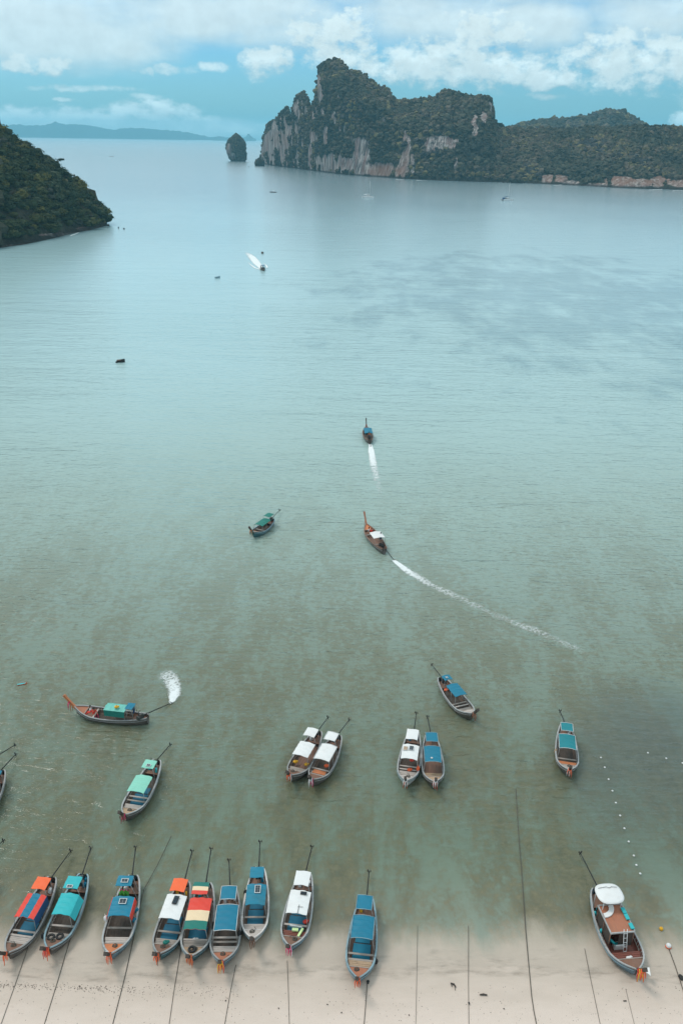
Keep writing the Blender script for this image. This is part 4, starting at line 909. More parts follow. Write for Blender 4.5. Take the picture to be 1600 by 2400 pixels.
b14, l14, _, h14, Y14 = boat('blue roofed longtail boat with a bare brown interior, tied beside a white roofed one', K7, (925,1530), (850,625), 2.3, 'hull_dark', 'rail_pale', 'wood_tan', 'wood_tan', None,
    ((888,1150),(855,862)), ((875,768),(870,605)), (795,310), mcol='blue', edge='rail_blue', ribbons=('orange','red','white'), seed=14, benches=(), floor='wood_brown', inner='wood_brown')
b15, l15, _, h15, Y15 = boat('longtail boat with pale foredeck and blue awnings drifting alone above the moored pairs', K8, (1110,1260), (450,510), 2.25, 'hull_dark', 'rail_pale', 'wood_pale', 'wood_grey', None,
    ((820,890),(650,655)), ((615,552),(545,460)), (270,235), mcol='blue', ribbons=('wood_terra',), seed=15, benches=(.60,.67), mw=.66, aw=.45)
b16, l16, _, h16, Y16 = boat('lone longtail boat with dark teal awnings and a bright orange mat in the bow', K9, (645,1310), (575,445), 2.35, 'hull_dark', 'rail_pale', 'wood_grey', 'wood_orange', None,
    ((610,905),(585,645)), ((612,575),(605,430)), (480,200), mcol='teal', edge='silver', ribbons=('white','orange'), seed=16, benches=(.68,))
b17, l17, _, h17, Y17 = boat('dark longtail boat with mint green awning under way, foam bursting at its propeller', K10, (240,510), (990,612), 2.1, 'hull_dark', 'rail_grey', 'wood_terra', 'wood_brown', None,
    ((535,540),(752,560)), ((770,500),(850,500)), (1222,470), .05, mcol='mint2', acol='blue', ribbons=('wood_orange','pink'), seed=17, benches=(.72,), flap=[(-1,'greencl',.7,.08),(1,'mint2',.6,.05)], prow=1.08, prowmat='wood_orange', mw=.62, mz=1.85)
b18, l18, _, h18, Y18 = boat('longtail boat with mint green awnings, the stern one bearing a small solar panel', K11, (410,1510), (1010,490), 2.3, 'hull_dark', 'rail_pale', 'wood_tan', 'wood_pale', 'matblue',
    ((660,1080),(815,780)), ((828,635),(893,485)), (1255,190), mcol='mint', ribbons=('pink','wood_brown'), seed=18, benches=(.60,.67))
b19, l19, _, h19, Y19 = boat('blue roofed longtail boat heading out to sea ahead of a straight white wake', K12, (375,400), (450,705), 2.2, 'hull_dark', 'rail_brown', 'wood_orange', 'wood_brown', None,
    ((395,425),(425,545)), None, (475,850), .0, mcol='blue', ribbons=('red',), seed=19, benches=(.3,), mw=.8, prow=1.2, mz=1.9)
b20, l20, _, h20, Y20 = boat('green longtail boat lying idle on open water with a pinkish foredeck', K13, (125,305), (312,180), 2.2, 'hull_teal', 'rail_blue', 'wood_tan', 'wood_orange', None,
    ((200,245),(265,185)), ((255,160),(290,130)), (375,98), mcol='greencl', acol='greencl', ribbons=('greencl','wood_orange'), seed=20, benches=(.6,), mw=.7, mz=1.8, az_=2.2)
b21, l21, _, h21, Y21 = boat('orange decked longtail boat with a white awning trailing a long curved wake', K13, (1168,232), (1335,462), 2.2, 'hull_dark', 'rail_brown', 'wood_orange', 'wood_brown', None,
    ((1222,305),(1280,358)), None, (1425,562), .0, mcol='white', ribbons=('wood_orange',), seed=21, benches=(.3,.7), mw=.85, prow=1.3, prowmat='wood_terra', floor='wood_brown')
b23, *_ = boat('dark longtail boat cut by the left picture edge, only its stern and engine showing', KF, (-62,1925), (4,1806), 2.2, 'hull_dark', 'rail_grey', 'wood_brown', 'wood_grey', None, ((-40,1870),(-24,1840)), ((-16,1822),(-8,1806)), (38,1767), mcol='blue', ribbons=('orange',), seed=23)
b24, *_ = boat('longtail boat beyond the left edge, only its higher propeller shaft in view', KF, (-96,1895), (-24,1783), 2.2, 'hull_dark', 'rail_grey', 'wood_brown', 'wood_grey', None, ((-70,1845),(-52,1815)), ((-44,1798),(-36,1780)), (36,1746), mcol='white', ribbons=('orange',), seed=24)
b25, *_ = boat('longtail boat beyond the left edge with only the tip of its propeller shaft in view', KF, (-92,2190), (-38,2015), 2.2, 'hull_dark', 'rail_grey', 'wood_brown', 'wood_grey', None, ((-62,2110),(-52,2065)), ((-48,2040),(-40,2015)), (9,1969), mcol='red', ribbons=('orange',), seed=25)
# the big boat on the right
b10, l10, L10, h10, Y10 = boat('large tour boat with a brown roof deck, white oval sun roof and turquoise fenders', K5, (970,1655), (440,575), 3.0, 'hull_blue', 'rail_pale', 'wood_brown', 'wood_red', None,
    None, None, (215,100), ribbons=('red','yellow','orange'), seed=10, benches=(), floor='wood_red', inner='wood_red')
zc = 2.05; fx, fy = l10((772,1160), zc); bx, by = l10((605,795), zc); xc = (fx + bx) / 2; yc = (fy + by) / 2; ln = fy - by; wd = 2.0
q = MB(); q.box((xc, yc, zc), (wd, ln, .08)); rd = q.build('roof_deck', Wd['wood_terra'], b10)
q = MB()
for sg in (-1, 1): q.box((xc + sg * wd / 2, yc, zc + .07), (.09, ln + .1, .12)); 
for y in (fy, by): q.box((xc, y, zc + .071), (wd + .08, .09, .118))
q.build('roof_rail', Wd['rail_pale'], rd)
q = MB()
for sg in (-1, 1): q.box((xc + sg * (wd / 2 - .08), yc, 1.25), (.05, ln - .2, 1.5))
q.box((xc, by + .1, 1.25), (wd - .2, .05, 1.5)); q.box((xc - .35, fy - .1, 1.25), (wd - .9, .05, 1.5)); q.build('cabin', Wd['wood_dark'], b10)
for sx in (-1, 1):
    for y in (fy - .1, yc, by + .1): q = MB(); q.tube([(xc + sx * (wd / 2 - .03), y, .5), (xc + sx * (wd / 2 - .03), y, zc)], .04, 5); q.build('cabin_post', Wd['wood_brown'], b10)
for k, y in enumerate((fy - .45, fy - 1.35, by + .75)):
    q = MB(); q.box((xc - wd / 2 + .12, y, zc + .17), (.30, .55, .10)); q.build('seat_cushion', Wd['turq'], b10)
q = MB(); V = []; n_ = 14
for i in range(n_ + 1):
    a = i / n_ * math.pi * .5
    for rr_ in (.72, 1.12): V.append((xc + wd / 2 - .1 - math.cos(a) * rr_, by + .12 + math.sin(a) * rr_, zc + .07))
V2 = [(v[0], v[1], v[2] + .10) for v in V]; m_ = len(V)
q.add(V + V2, [(2*i, 2*i+1, 2*i+3, 2*i+2) for i in range(n_)] + [(m_+2*i, m_+2*i+2, m_+2*i+3, m_+2*i+1) for i in range(n_)] + [(2*i, 2*i+2, m_+2*i+2, m_+2*i) for i in range(n_)] + [(2*i+1, m_+2*i+1, m_+2*i+3, 2*i+3) for i in range(n_)])
q.build('curved_seat', Wd['white'], b10)
# oval sun roof
zt = 3.0; ox1, oy1 = l10((640,775), zt); ox0, oy0 = l10((535,508), zt); oc = ((ox0 + ox1) / 2 * .7, (oy0 + oy1) / 2); a_, b_ = 1.12, (oy1 - oy0) / 2
q = MB(); V = [(oc[0], oc[1], zt + .18)]; Fs = []; nn_ = 28
for rg in (.5, .85, 1.0):
    for i in range(nn_):
        th = 2 * math.pi * i / nn_; cxx = math.copysign(abs(math.cos(th)) ** .7, math.cos(th)); cyy = math.copysign(abs(math.sin(th)) ** .7, math.sin(th))
        V.append((oc[0] + a_ * rg * cxx, oc[1] + b_ * rg * cyy, zt + .18 * (1 - rg ** 2)))
V.append((oc[0], oc[1], zt - .04)); 
for i in range(nn_): V.append((V[1 + 2 * nn_ + i][0], V[1 + 2 * nn_ + i][1], zt - .05))
for i in range(nn_):
    j = (i + 1) % nn_; Fs.append((0, 1 + i, 1 + j))
    for k in range(2): Fs.append((1 + k * nn_ + i, 1 + (k + 1) * nn_ + i, 1 + (k + 1) * nn_ + j, 1 + k * nn_ + j))
    u0 = 2 + 3 * nn_; Fs.append((1 + 2 * nn_ + i, u0 + i, u0 + j, 1 + 2 * nn_ + j)); Fs.append((1 + 3 * nn_, u0 + j, u0 + i))
q.add(V, Fs, 0, True); sr = q.build('oval_sun_roof', Wd['white'], b10)
q = MB(); q.tube([(oc[0] - .8, oc[1] - .45, zt + .14), (oc[0] - .35, oc[1] - .5, zt + .19), (oc[0] - .1, oc[1] - .38, zt + .21), (oc[0] + .1, oc[1] - .52, zt + .2), (oc[0] + .8, oc[1] - .5, zt + .13)], .02, 4); q.build('roof_cord', Wd['black'], sr)
for sx in (-1, 1):
    for sy in (-1, 1): q = MB(); q.tube([(oc[0] + sx * .75, oc[1] + sy * b_ * .7, zt), (oc[0] + sx * .8, oc[1] + sy * b_ * .75, .6)], .035, 5); q.build('sun_roof_post', Wd['silver'], b10)
q = MB()
for dx_ in (-.14, .14): q.tube([(xc - .2 + dx_, fy + .55, .2), (xc - .2 + dx_, fy - .05, zc + .35)], .03, 5)
for k in range(5): f = .15 + k * .17; q.tube([(xc - .34, fy + .55 - .6 * f, .2 + 2.2 * f), (xc - .06, fy + .55 - .6 * f, .2 + 2.2 * f)], .025, 4)
q.build('ladder', Wd['white'], b10)
def on10(x, y, z): return at(b10, x, y, z)
def cooler(q):
    q.box((0, 0, .2), (.75, .45, .4)); q.box((0, .33, .52), (.78, .06, .44), 0, rx=-.25); q.box((0, 0, .405), (.6, .32, .03), 1)
lx, ly_ = l10((715,1300), .5); loose('ice_box', 'open white cool box with a blue inside on the deck of the large tour boat', 'cool box', cooler, [Wd['white'], Wd['turq']], on10(lx, ly_, .1), b10.rotation_euler.z)
lx, ly_ = l10((620,1265), .5); loose('float_ring', 'blue float ring leaning by the cabin front of the large tour boat', 'float', lambda q: q.torus((0, 0, .45), .32, .09, (.7, .5, .5)), Wd['turq'], on10(lx, ly_, .1))
for k, (px_, py_, lab) in enumerate([((408),(915),'turquoise fender hung over the left side of the large tour boat, farther one'), (490,1145,'turquoise fender hung over the left side of the large tour boat, nearer one'), (370,620,'dark blue fender at the stern quarter of the large tour boat')]):
    w = gp(*cpx(K5, px_, py_), .45); loose('fender', lab, 'fender', lambda q: (q.ball((0, 0, 0), .17, 8, 7, sc=(1, 1, 2.2)), q.tube([(0, 0, .3), (.12, .1, .75)], .015, 4)), Wd['turq' if k < 2 else 'hull_blue'], w)
w = gp(*cpx(K5, 1075, 1655), 1.0); loose('anchor_flag', 'white triangular panel beside the prow of the large tour boat', 'panel', lambda q: q.add([(-.3,.2,0),(.35,.25,.05),(.25,-.45,.0),(-.3,.2,.04),(.35,.25,.09),(.25,-.45,.04)], [(0,2,1),(3,4,5),(0,1,4,3),(1,2,5,4),(2,0,3,5)]), Wd['white'], w)
w = gp(*cpx(K5, 850, 1490), .6); loose('cloth_bundle', 'crumpled white cloth bundle on the bow floor of the large tour boat', 'cloth', lambda q: (q.ball((0,0,.06), .22, 8, 5, sc=(1,.7,.45)), q.ball((.2,.1,.05), .15, 7, 5, sc=(1,.8,.5)), q.ball((-.15,-.15,.05), .13, 7, 5, sc=(1.3,.6,.5))), Wd['white'], w)

# --- solar panels and goods on roofs
def roofpanel(root, l, K, p, z, w, ln_, frame='silver', rz=0):
    x, y = l(p, z); return panel(root, x, y, z, w, ln_, frame=frame, rz=rz)
roofpanel(b2, l2, K1, (918,655), 2.45, .5, .3)
roofpanel(b3, l3, K2, (383,850), 2.24, .62, .55); roofpanel(b3, l3, K2, (408,580), 2.45, .6, .42)
roofpanel(b4, l4, K2, (1075,835), 2.25, .42, .80, 'black', -.05)
roofpanel(b7, l7, K3, (1142,692), 2.25, .5, .82)
roofpanel(b8, l8, K4, (400,745), 2.22, .52, .3, 'black')
roofpanel(b13, l13, K7, (500,888), 2.22, .5, .72); 
q = panel(b13, *l13((392,892), 2.20), 2.20, .5, .66, name='clay_panel'); q.children[1].data = q.children[1].data.copy(); q.children[1].data.materials[0] = Wd['wood_tan']; q.children[1].name = 'panel_sheet'
roofpanel(b18, l18, K11, (850,575), 2.46, .45, .36, 'silver'); roofpanel(b15, l15, K8, (577,500), 2.46, .25, .3)
for ri, (r_, l_, K_, p_) in enumerate([(b14, l14, K7, (872,1065))]):
    x, y = l_(p_, 2.2); q = MB(); q.tube([(x, y, 2.185), (x, y, 2.20)], .13, 10); q.build('roof_emblem', Wd['silver'], r_)
x, y = l8((330,960), 2.2); q = MB(); q.tube([(x, y - .5, 2.2), (x, y + .7, 2.2)], .02, 4); q.tube([(x - .35, y - .3, 2.2), (x + .1, y - .25, 2.2)], .02, 4); q.build('antenna', Wd['steel'], b8)
x, y = l10((840,960), zc)
for k in range(5):
    x, y = l3((350 + k * 24, 745 - (k % 2) * 12), .95); w = at(b3, x, y, .62)
    loose('bottle', ('green bottle behind the blue awning, %s' % ['leftmost of five', 'second from the left', 'middle one of five', 'second from the right', 'rightmost of five'][k]), 'bottle',
          lambda q: (q.tube([(0,0,0),(0,0,.42),(0,0,.5),(0,0,.58)], [.11,.11,.05,.045], 8), q.tube([(0,0,.58),(0,0,.63)], .05, 6, 1)), [Wd['green'], Wd['pink']], w, 0, 'green bottles on the boat with red curtains')
# cargo, tyres, floats
def tyre(q): q.torus((0,0,.1), .24, .10, (0,0,1), 14, 7)
for K_, p_, z_, lab in [(K1,(675,1335),.75,'black tyre lying left on the bow planks of the turquoise roofed boat'),(K1,(790,1325),.75,'black tyre lying right on the bow planks of the turquoise roofed boat'),(K2,(1290,1495),1.0,'small black tyre at the foredeck of the banded awning boat')]:
    loose('tyre', lab, 'tyre', tyre, Wd['black'], gp(*cpx(K_, *p_), z_))
for K_, p_, z_, lab, mt in [(K1,(570,1310),.6,'black fender over the left bow of the turquoise roofed boat','black'),(K1,(1135,580),.6,'blue float tied outside the stern of the turquoise roofed boat','blue'),(K2,(565,975),.6,'upper blue float on the right side of the boat with red curtains','blue'),(K2,(540,1110),.5,'lower blue float on the right side of the boat with red curtains','blue'),
        (K2,(160,1080),1.3,'white round float on the left side of the boat with red curtains','white'),(K2,(175,1545),1.1,'white bag hanging left of the prow of the orange foredeck boat','white'),(K3,(985,740),.6,'black fender on the left side of the teal awning boat','black'),
        (K4,(1345,1640),.4,'black outboard shaped fender hung beside the bow of the blue mat boat','black'),(K3,(905,1275),.7,'dark round fender on the right rail of the pink garland boat','black'),(K9,(405,950),.5,'pale orange fender on the left side of the dark teal roofed boat','wood_tan'),(K7,(620,1265),.9,'orange and white life ring on the right rail of the white roofed boat','orange')]:
    loose('fender', lab, 'fender', lambda q: (q.ball((0,0,0), .19, 8, 7, sc=(1,1,1.7)), q.tube([(0,0,.2),(-.05,.03,.5)], .02, 4)), Wd[mt], gp(*cpx(K_, *p_), z_))
for p_, sz, rz, lab in [((290,1235),(.5,.26,.14),.05,'short pale green foam block lying on the red bow floor'),((358,1270),(.18,.85,.12),-.3,'long pale green foam block lying on the red bow floor'),((300,1187),(1.0,.10,.10),-.05,'white pipe lying across behind the foam blocks')]:
    loose('foam_block', lab, 'foam block', lambda q: q.box((0,0,sz[2]/2), sz, 0), Wd['foam' if 'green' in lab else 'white'], gp(*cpx(K4, *p_), .62) , b8.rotation_euler.z + rz)
def bag(q): q.ball((0,0,.15), .24, 9, 6, sc=(1,.8,.7)); q.ball((.16,.1,.13), .17, 8, 5, sc=(1,.8,.7)); q.tube([(0,0,.28),(.03,0,.40)], [.07,.04], 5)
for K_, p_, z_, mt, lab in [(K2,(945,1410),.75,'greencl','dark green bag by the bow of the orange stern awning boat'),(K7,(460,1310),.45,'orange','orange life jacket heap in the bow of the white roofed boat'),(K7,(505,1130),.9,'red','red bag just under the white awning with the solar panel'),
        (K6,(405,1005),.4,'yellow','left orange cushion in the left boat of the white roofed pair'),(K6,(610,1055),.4,'yellow','right orange cushion in the left boat of the white roofed pair'),(K6,(975,1080),.4,'orange','orange bag under the awning of the pink ribbon boat'),(K4,(425,1140),.4,'red','small red bag beside the blue floor in the white awning boat'),
        (K2,(1325,1380),.2,'white','white flask shaped bag on the blue mat of the banded awning boat'),(K8,(555,780),.7,'orange','round orange float on the rail of the lone blue roofed boat'),(K10,(668,520),2.02,'yellow','orange cushion left on the mint awning of the boat under way')]:
    loose('bag', lab, 'bag', bag, Wd[mt], gp(*cpx(K_, *p_), z_))
loose('bow_mat', 'bright orange mat spread across the bow of the pink ribbon boat', 'mat', lambda q: q.box((0,0,.02), (1.35,.55,.05)), Wd['wood_orange'], at(b12, 0, Y12(.745), .55), b12.rotation_euler.z)

short = {'red striped awning boat': (b1, h1, Y1), 'turquoise awning boat': (b2, h2, Y2), 'red curtained boat': (b3, h3, Y3), 'orange stern awning boat': (b4, h4, Y4), 'banded awning boat': (b5, h5, Y5),
  'pink garland boat': (b6, h6, Y6), 'white railed teal awning boat': (b7, h7, Y7), 'boat with the foam blocks': (b8, h8, Y8), 'boat with the bright blue mat': (b9, h9, Y9), 'mint awning boat at anchor': (b18, h18, Y18),
  'left white roofed boat': (b11, h11, Y11), 'boat with the clay panel': (b13, h13, Y13), 'lone dark teal boat': (b16, h16, Y16)}
rr = random.Random(3)
for q_, (nm, (b_, h_, Y_)) in enumerate(short.items()):
    rz = rr.uniform(0, 6)
    loose('rope_coil', 'coiled mooring rope on the foredeck of the ' + nm, 'rope', lambda q: (q.torus((0,0,.03), .19, .03, (0,0,1), 14, 4), q.torus((.01,0,.08), .16, .03, (.05,0,1), 14, 4), q.torus((0,.01,.12), .12, .03, (0,.1,1), 12, 4), q.tube([(.19,0,.03),(.35,.15,.03),(.3,.4,.02)], .025, 4)), Wd['rope'], at(b_, h_ * rr.uniform(-.2,.2), Y_(.875), .90), rz)
    cs_ = ('white','blue','white','yellow','turq')[q_ % 5]
    for k in range(1 + q_ % 2):
        loose('fuel_can', '%s fuel can on the stern deck of the %s%s' % ({'turq':'turquoise'}.get(cs_, cs_), nm, ('', ', outer one')[k]), 'fuel can', lambda q: (q.box((0,0,.19), (.24,.34,.38), 0, taper=.9), q.box((0,0,.42), (.05,.22,.04)), q.tube([(0,.1,.36),(0,.13,.46)], .04, 6)), Wd[cs_], at(b_, h_ * (.32 if k == 0 else -.36) * (1 if q_ % 3 else -1), Y_(.15 - .03 * k), .56), b_.rotation_euler.z + rr.uniform(-.4,.4))
# --- people aboard
def seat(root, l, K, p, z, dyaw, shirt, tr_, lab, sit=True, hat=None):
    x, y = l(p, z + .4); w = at(root, x, y, z); return person(w, root.rotation_euler.z + dyaw, Wd[shirt], Wd[tr_], lab, sit, hat)
seat(b17, l17, K10, (405,535), .30, .2, 'white', 'black', 'person in a white shirt sitting in the bow of the boat under way')
seat(b17, l17, K10, (440,560), .30, 2.6, 'red', 'pink', 'person in red sitting among red cloths in the bow of the boat under way')
seat(b17, l17, K10, (850,575), .45, .0, 'hull_blue', 'navy', 'boatman in a dull blue shirt at the tiller of the boat under way', False)
loose('red_cloth', 'red cloth heaped by the people in the bow of the boat under way', 'cloth', lambda q: (q.ball((0,0,.1), .35, 9, 6, sc=(1,.6,.4)), q.ball((.35,.2,.1), .28, 8, 5, sc=(1,.7,.5)), q.ball((-.3,-.15,.08), .22, 8, 5, sc=(1,.7,.4))), Wd['red'], gp(*cpx(K10, 380, 572), .45), .4)
seat(b19, l19, K12, (440,640), .50, .0, 'wood_orange', 'navy', 'boatman in an orange brown shirt steering the boat with the straight wake', False)
seat(b21, l21, K13, (1195,285), .30, .5, 'white', 'navy', 'passenger in white in the bow of the orange decked boat')
seat(b21, l21, K13, (1215,292), .30, -.4, 'red', 'black', 'passenger in red in the bow of the orange decked boat')
seat(b21, l21, K13, (1300,375), .50, .0, 'greencl', 'navy', 'boatman in dark green steering the orange decked boat', False)

# --- speedboat, catamarans, distant craft
def small_hull(root, L_, W_, hmat, dmat, h=.9):
    q = MB(); V = []; st = [0,.25,.5,.7,.85,.95,1]; bw = [.85,.95,1,.92,.66,.34,.03]
    for s, b_ in zip(st, bw):
        y = -L_/2 + s*L_; w = b_*W_/2; z = h*(.75 + .35*s*s)
        V += [(-w,y,z),(-w*.8,y,.05),(0,y - .1*s,-.2),(w*.8,y,.05),(w,y,z),(w*.85,y,z-.12),(-w*.85,y,z-.12)]
    Fs = []; mi = []
    for i in range(len(st)-1):
        for j in range(7): Fs.append((i*7+j, i*7+(j+1)%7, (i+1)*7+(j+1)%7, (i+1)*7+j))
    Fs.append(tuple(range(7))[::-1]); q.add(V, Fs); hl = q.build('hull', hmat, root)
    q = MB(); q.add([( -bw[i]*W_/2*.84, -L_/2+st[i]*L_, h*.72) for i in range(7)] + [(bw[i]*W_/2*.84, -L_/2+st[i]*L_, h*.72) for i in range(7)], [(i, i+1, 8+i, 7+i) for i in range(6)]); q.build('deck', dmat, root)
def head(p0, p1): a, b_ = gp(*p0), gp(*p1); return math.atan2(-(b_.x-a.x), b_.y-a.y)
sp = empty('speedboat', gp(616,633), head((604,618),(624,638))); tag(sp, 'dark speedboat with a small canopy racing toward the beach ahead of a white wake', 'speedboat')
small_hull(sp, 7.0, 2.4, Wd['hull_dark'], Wd['rail_grey'], 1.0)
q = MB(); q.box((0,-.3,2.2), (1.9,2.4,.08)); cn = q.build('canopy', Wd['navy'], sp)
for sx in (-1,1):
    for y in (-1.4,.8): q = MB(); q.tube([(sx*.85,y,.8),(sx*.85,y,2.2)], .05, 5); q.build('canopy_post', Wd['steel'], sp)
q = MB(); q.box((0,1.2,1.2), (1.6,.06,.6), rx=-.4); q.build('windscreen', Wd['solar'], sp)
for sx in (-.4,.4): q = MB(); q.box((sx,-3.7,1.0), (.4,.5,.8), taper=.8); q.build('outboard_motor', Wd['black'], sp)
def catamaran(p, yaw, lab, dark, mh=18.0):
    root = empty('catamaran', gp(*p), yaw); tag(root, lab, 'catamaran', 'catamarans anchored by the headland')
    for sx in (-1,1):
        q = MB(); V = []
        for s, b_ in ((0,.5),(.3,.62),(.6,.6),(.85,.36),(1,.04)): y = -6+12*s; V += [(sx*2.6-b_,y,1.5+.3*s),(sx*2.6-b_*.8,y,-.1),(sx*2.6+b_*.8,y,-.1),(sx*2.6+b_,y,1.5+.3*s)]
        q.add(V, [(i*4+j, i*4+(j+1)%4, (i+1)*4+(j+1)%4, (i+1)*4+j) for i in range(4) for j in range(4)] + [(3,2,1,0)]); q.build('hull', Wd['white'], root)
    q = MB(); q.box((0,-1,1.55), (4.6,8,.3)); q.build('bridge_deck', Wd['white'], root)
    q = MB(); q.box((0,.2,2.3), (4.0,4.2,1.3), taper=.8); cb = q.build('cabin', Wd['white'], root)
    q = MB(); q.box((0,.2,2.4), (3.78,4.0,.42)); q.build('cabin_window', Wd['solar'], cb)
    q = MB(); q.box((0,-3.4,3.5), (3.6,3.0,.12)); q.build('cockpit_roof', Wd['navy'] if dark else Wd['white'], root)
    if dark: q = MB(); q.box((0,-4.4,2.2), (3.8,1.2,1.6)); q.build('cockpit_screen', Wd['navy'], root)
    q = MB(); q.tube([(0,2,2.5),(0,1.9,mh)], [.16,.10], 6); ms_ = q.build('mast', Wd['silver'], root)
    q = MB(); q.tube([(0,1.9,4.2),(0,-3.6,4.0)], .22, 6); q.build('boom', Wd['navy'] if dark else Wd['white'], ms_)
    q = MB(); q.tube([(0,1.9,mh-1),(0,6,1.6)], .03, 3); q.tube([(0,1.9,mh-1),(2.6,-1,1.6)], .03, 3); q.tube([(0,1.9,mh-1),(-2.6,-1,1.6)], .03, 3); q.build('rigging', Wd['silver'], ms_)
    return root
catamaran((862,464), R(-72), 'plain white catamaran anchored off the foot of the cliff', False)
catamaran((1187,470), R(-65), 'white catamaran with dark covers anchored off the wooded ridge', True, 19)
def tiny(p, yaw, lab, L_, W_, mt, cab=None, name='distant_boat', cat='boat'):
    root = empty(name, gp(*p), yaw); tag(root, lab, cat); small_hull(root, L_, W_, Wd[mt], Wd['wood_brown'])
    if cab: q = MB(); q.box((0,-L_*.1,1.9), (W_*.8,L_*.4,.1)); q.build('awning', Wd[cab], root); q = MB(); [q.tube([(sx*W_*.36,y,.6),(sx*W_*.36,y,1.9)], .05, 4) for sx in (-1,1) for y in (-L_*.26,L_*.08)]; q.build('awning_posts', Wd['steel'], root).name = 'awning_frame'
    return root
tiny((284,849), R(-80), 'small dark dinghy floating alone in the left half of the bay', 2.3, 1.0, 'black', None, 'dinghy', 'dinghy')
tiny((640,451), R(70), 'tiny dark boat on the grey water between the near hill and the headland', 9, 2.2, 'hull_dark', 'white')
tiny((583,391), R(20), 'small boat beside the shore rock under the spires', 9, 2.4, 'hull_dark', 'blue')
tiny((580,380), R(80), 'pale boat between the sea stack and the shore rock', 10, 2.5, 'white', 'white')
tiny((262,367), R(80), 'white motor boat far out drawing a long thin wake near the horizon', 16, 5, 'white', 'white')
tiny((510,652), R(-60), 'narrow grey canoe alone on the open bay left of the speedboat wake', 2.6, .4, 'rail_blue', None, 'canoe', 'canoe')
loose('mooring_float', 'small dark mooring float beside the dinghy', 'buoy', lambda q: q.ball((0,0,.15), .35, 8, 6), Wd['black'], gp(274,850))
loose('mooring_float', 'round dark mooring float near the speedboat wake', 'buoy', lambda q: q.ball((0,0,.3), .8, 8, 6), Wd['hull_dark'], gp(615,594))
k_ = empty('kayak', gp(53,1604), R(-70)); tag(k_, 'orange and teal kayak on the shallows at the left', 'kayak'); k_.scale = (.55, .55, .55); small_hull(k_, 2.0, .6, Wd['orange'], Wd['turq'], .3)

# --- floats of the swimming line
bp = [(1517,1765),(1560,1778),(1598,1789),(1407,1776),(1416,1799),(1425,1827),(1434,1854),(1442,1882),(1452,1912),(1462,1942),(1472,1973),(1484,2006),(1490,2028),(1499,2048)]
bl = ['at the inner end of the short right arm','in the middle of the short right arm','of the right arm, at the picture edge','topmost of the line running down to the tour boat','second from the top','third from the top','fourth from the top','fifth from the top','sixth from the top','seventh from the top','eighth from the top','ninth from the top, level with the tour boat shaft','tenth from the top, right of the oval sun roof','lowest of the line, right of the roof deck']
for k, (p_, lab) in enumerate(zip(bp, bl)):
    loose('line_float', 'small white float, ' + lab, 'buoy', lambda q: (q.ball((0,0,.04), .095, 8, 6, sc=(1,1,.8)), q.torus((0,0,.04), .09, .02, (0,0,1), 8, 4)), Wd['white'], gp(*p_), 0, 'floats of the swimming line')
loose('mooring_buoy', 'orange mooring buoy right of the large tour boat', 'buoy', lambda q: (q.ball((0,0,.06), .17, 8, 6), q.tube([(0,0,.2),(0,0,.28)], .03, 5)), Wd['yellow'], gp(1548,2178))
loose('mooring_buoy', 'white and red mooring buoy at the head of the rope by the right edge', 'buoy', lambda q: (q.ball((0,0,.12), .22, 8, 6), q.torus((0,0,.02), .2, .05, (0,0,1), 10, 4, 1), q.tube([(0,0,.3),(0,0,.38)], .03, 5)), [Wd['white'], Wd['orange']], gp(1565,2219))

# --- mooring lines running up the sand
lines_r = .62
def gpt(p, lift=.03):
    g = gp(*p, 0); z = float(ground_z(g.x, g.y)); g = gp(*p, max(z, 0)); return (g.x, g.y, max(z, 0) + lift)
lines = [([(73,2200),(60,2240),(36,2309),(4,2399),(-6,2428)],.035,'dark mooring line running up the sand, leftmost of all'),([(172,2180),(152,2245),(135,2303),(105,2400),(97,2428)],.045,'dark mooring line on the sand right of the turquoise roofed boat'),
 ([(402,1960),(368,2030),(338,2085),(332,2108),(325,2140),(309,2220),(291,2299),(265,2400),(258,2428)],.05,'long dark mooring line passing right of the boat with red curtains'),([(424,2225),(410,2310),(397,2400),(393,2428)],.035,'mooring line on the sand below the orange stern awning boat'),
 ([(553,2262),(541,2320),(527,2400),(523,2428)],.035,'mooring line on the sand below the pink garland boat'),([(673,2252),(675,2300),(678,2400),(679,2428)],.03,'mooring line running straight up the sand from the white awning boat'),
 ([(861,2298),(857,2350),(853,2400),(851,2428)],.045,'mooring line with a knot on the sand right of the blue mat boat'),([(978,2170),(977,2240),(974,2391),(973,2428)],.02,'thin mooring line on bare sand, first right of the moored row'),
 ([(1097,2170),(1097,2300),(1098,2400),(1098,2428)],.03,'thin straight mooring line on bare sand, between the driftwood pieces'),([(1208,1850),(1214,1950),(1222,2050),(1231,2180),(1239,2270),(1245,2336),(1250,2370),(1256,2400),(1260,2428)],.055,'thick dark mooring line, the heaviest on the right half of the sand'),
 ([(1369,2224),(1383,2295),(1405,2400),(1411,2428)],.03,'pale grey mooring line left of the large tour boat'),([(1465,2318),(1485,2400),(1492,2428)],.02,'faint buried line below the large tour boat'),([(1566,2224),(1580,2262),(1591,2295),(1604,2335),(1622,2390)],.05,'knotted rope from the white and red buoy to the sand')]
for pts, rr_, lab in lines: rope_on([gpt(p) for p in pts], rr_ * lines_r, 'mooring_line', lab, group='mooring lines on the sand')
for p_, lab, s_ in [((862,2303),'dark knot at the head of the line by the blue mat boat', .12),((1594,2292),'dark tangle of rope on the line by the right edge', .2),((1098,2353),'tiny dark knot on the thin straight line', .07)]:
    loose('rope_knot', lab, 'knot', lambda q: (q.ball((0,0,.04), s_, 7, 5, sc=(.8,1.5,.6)), q.torus((0,.05,.06), s_*.8, s_*.25, (0,.2,1), 8, 4)), Wd['black'], gpt(p_))
def wedge(pts, rs): return lambda q: q.tube(pts, rs, 6)
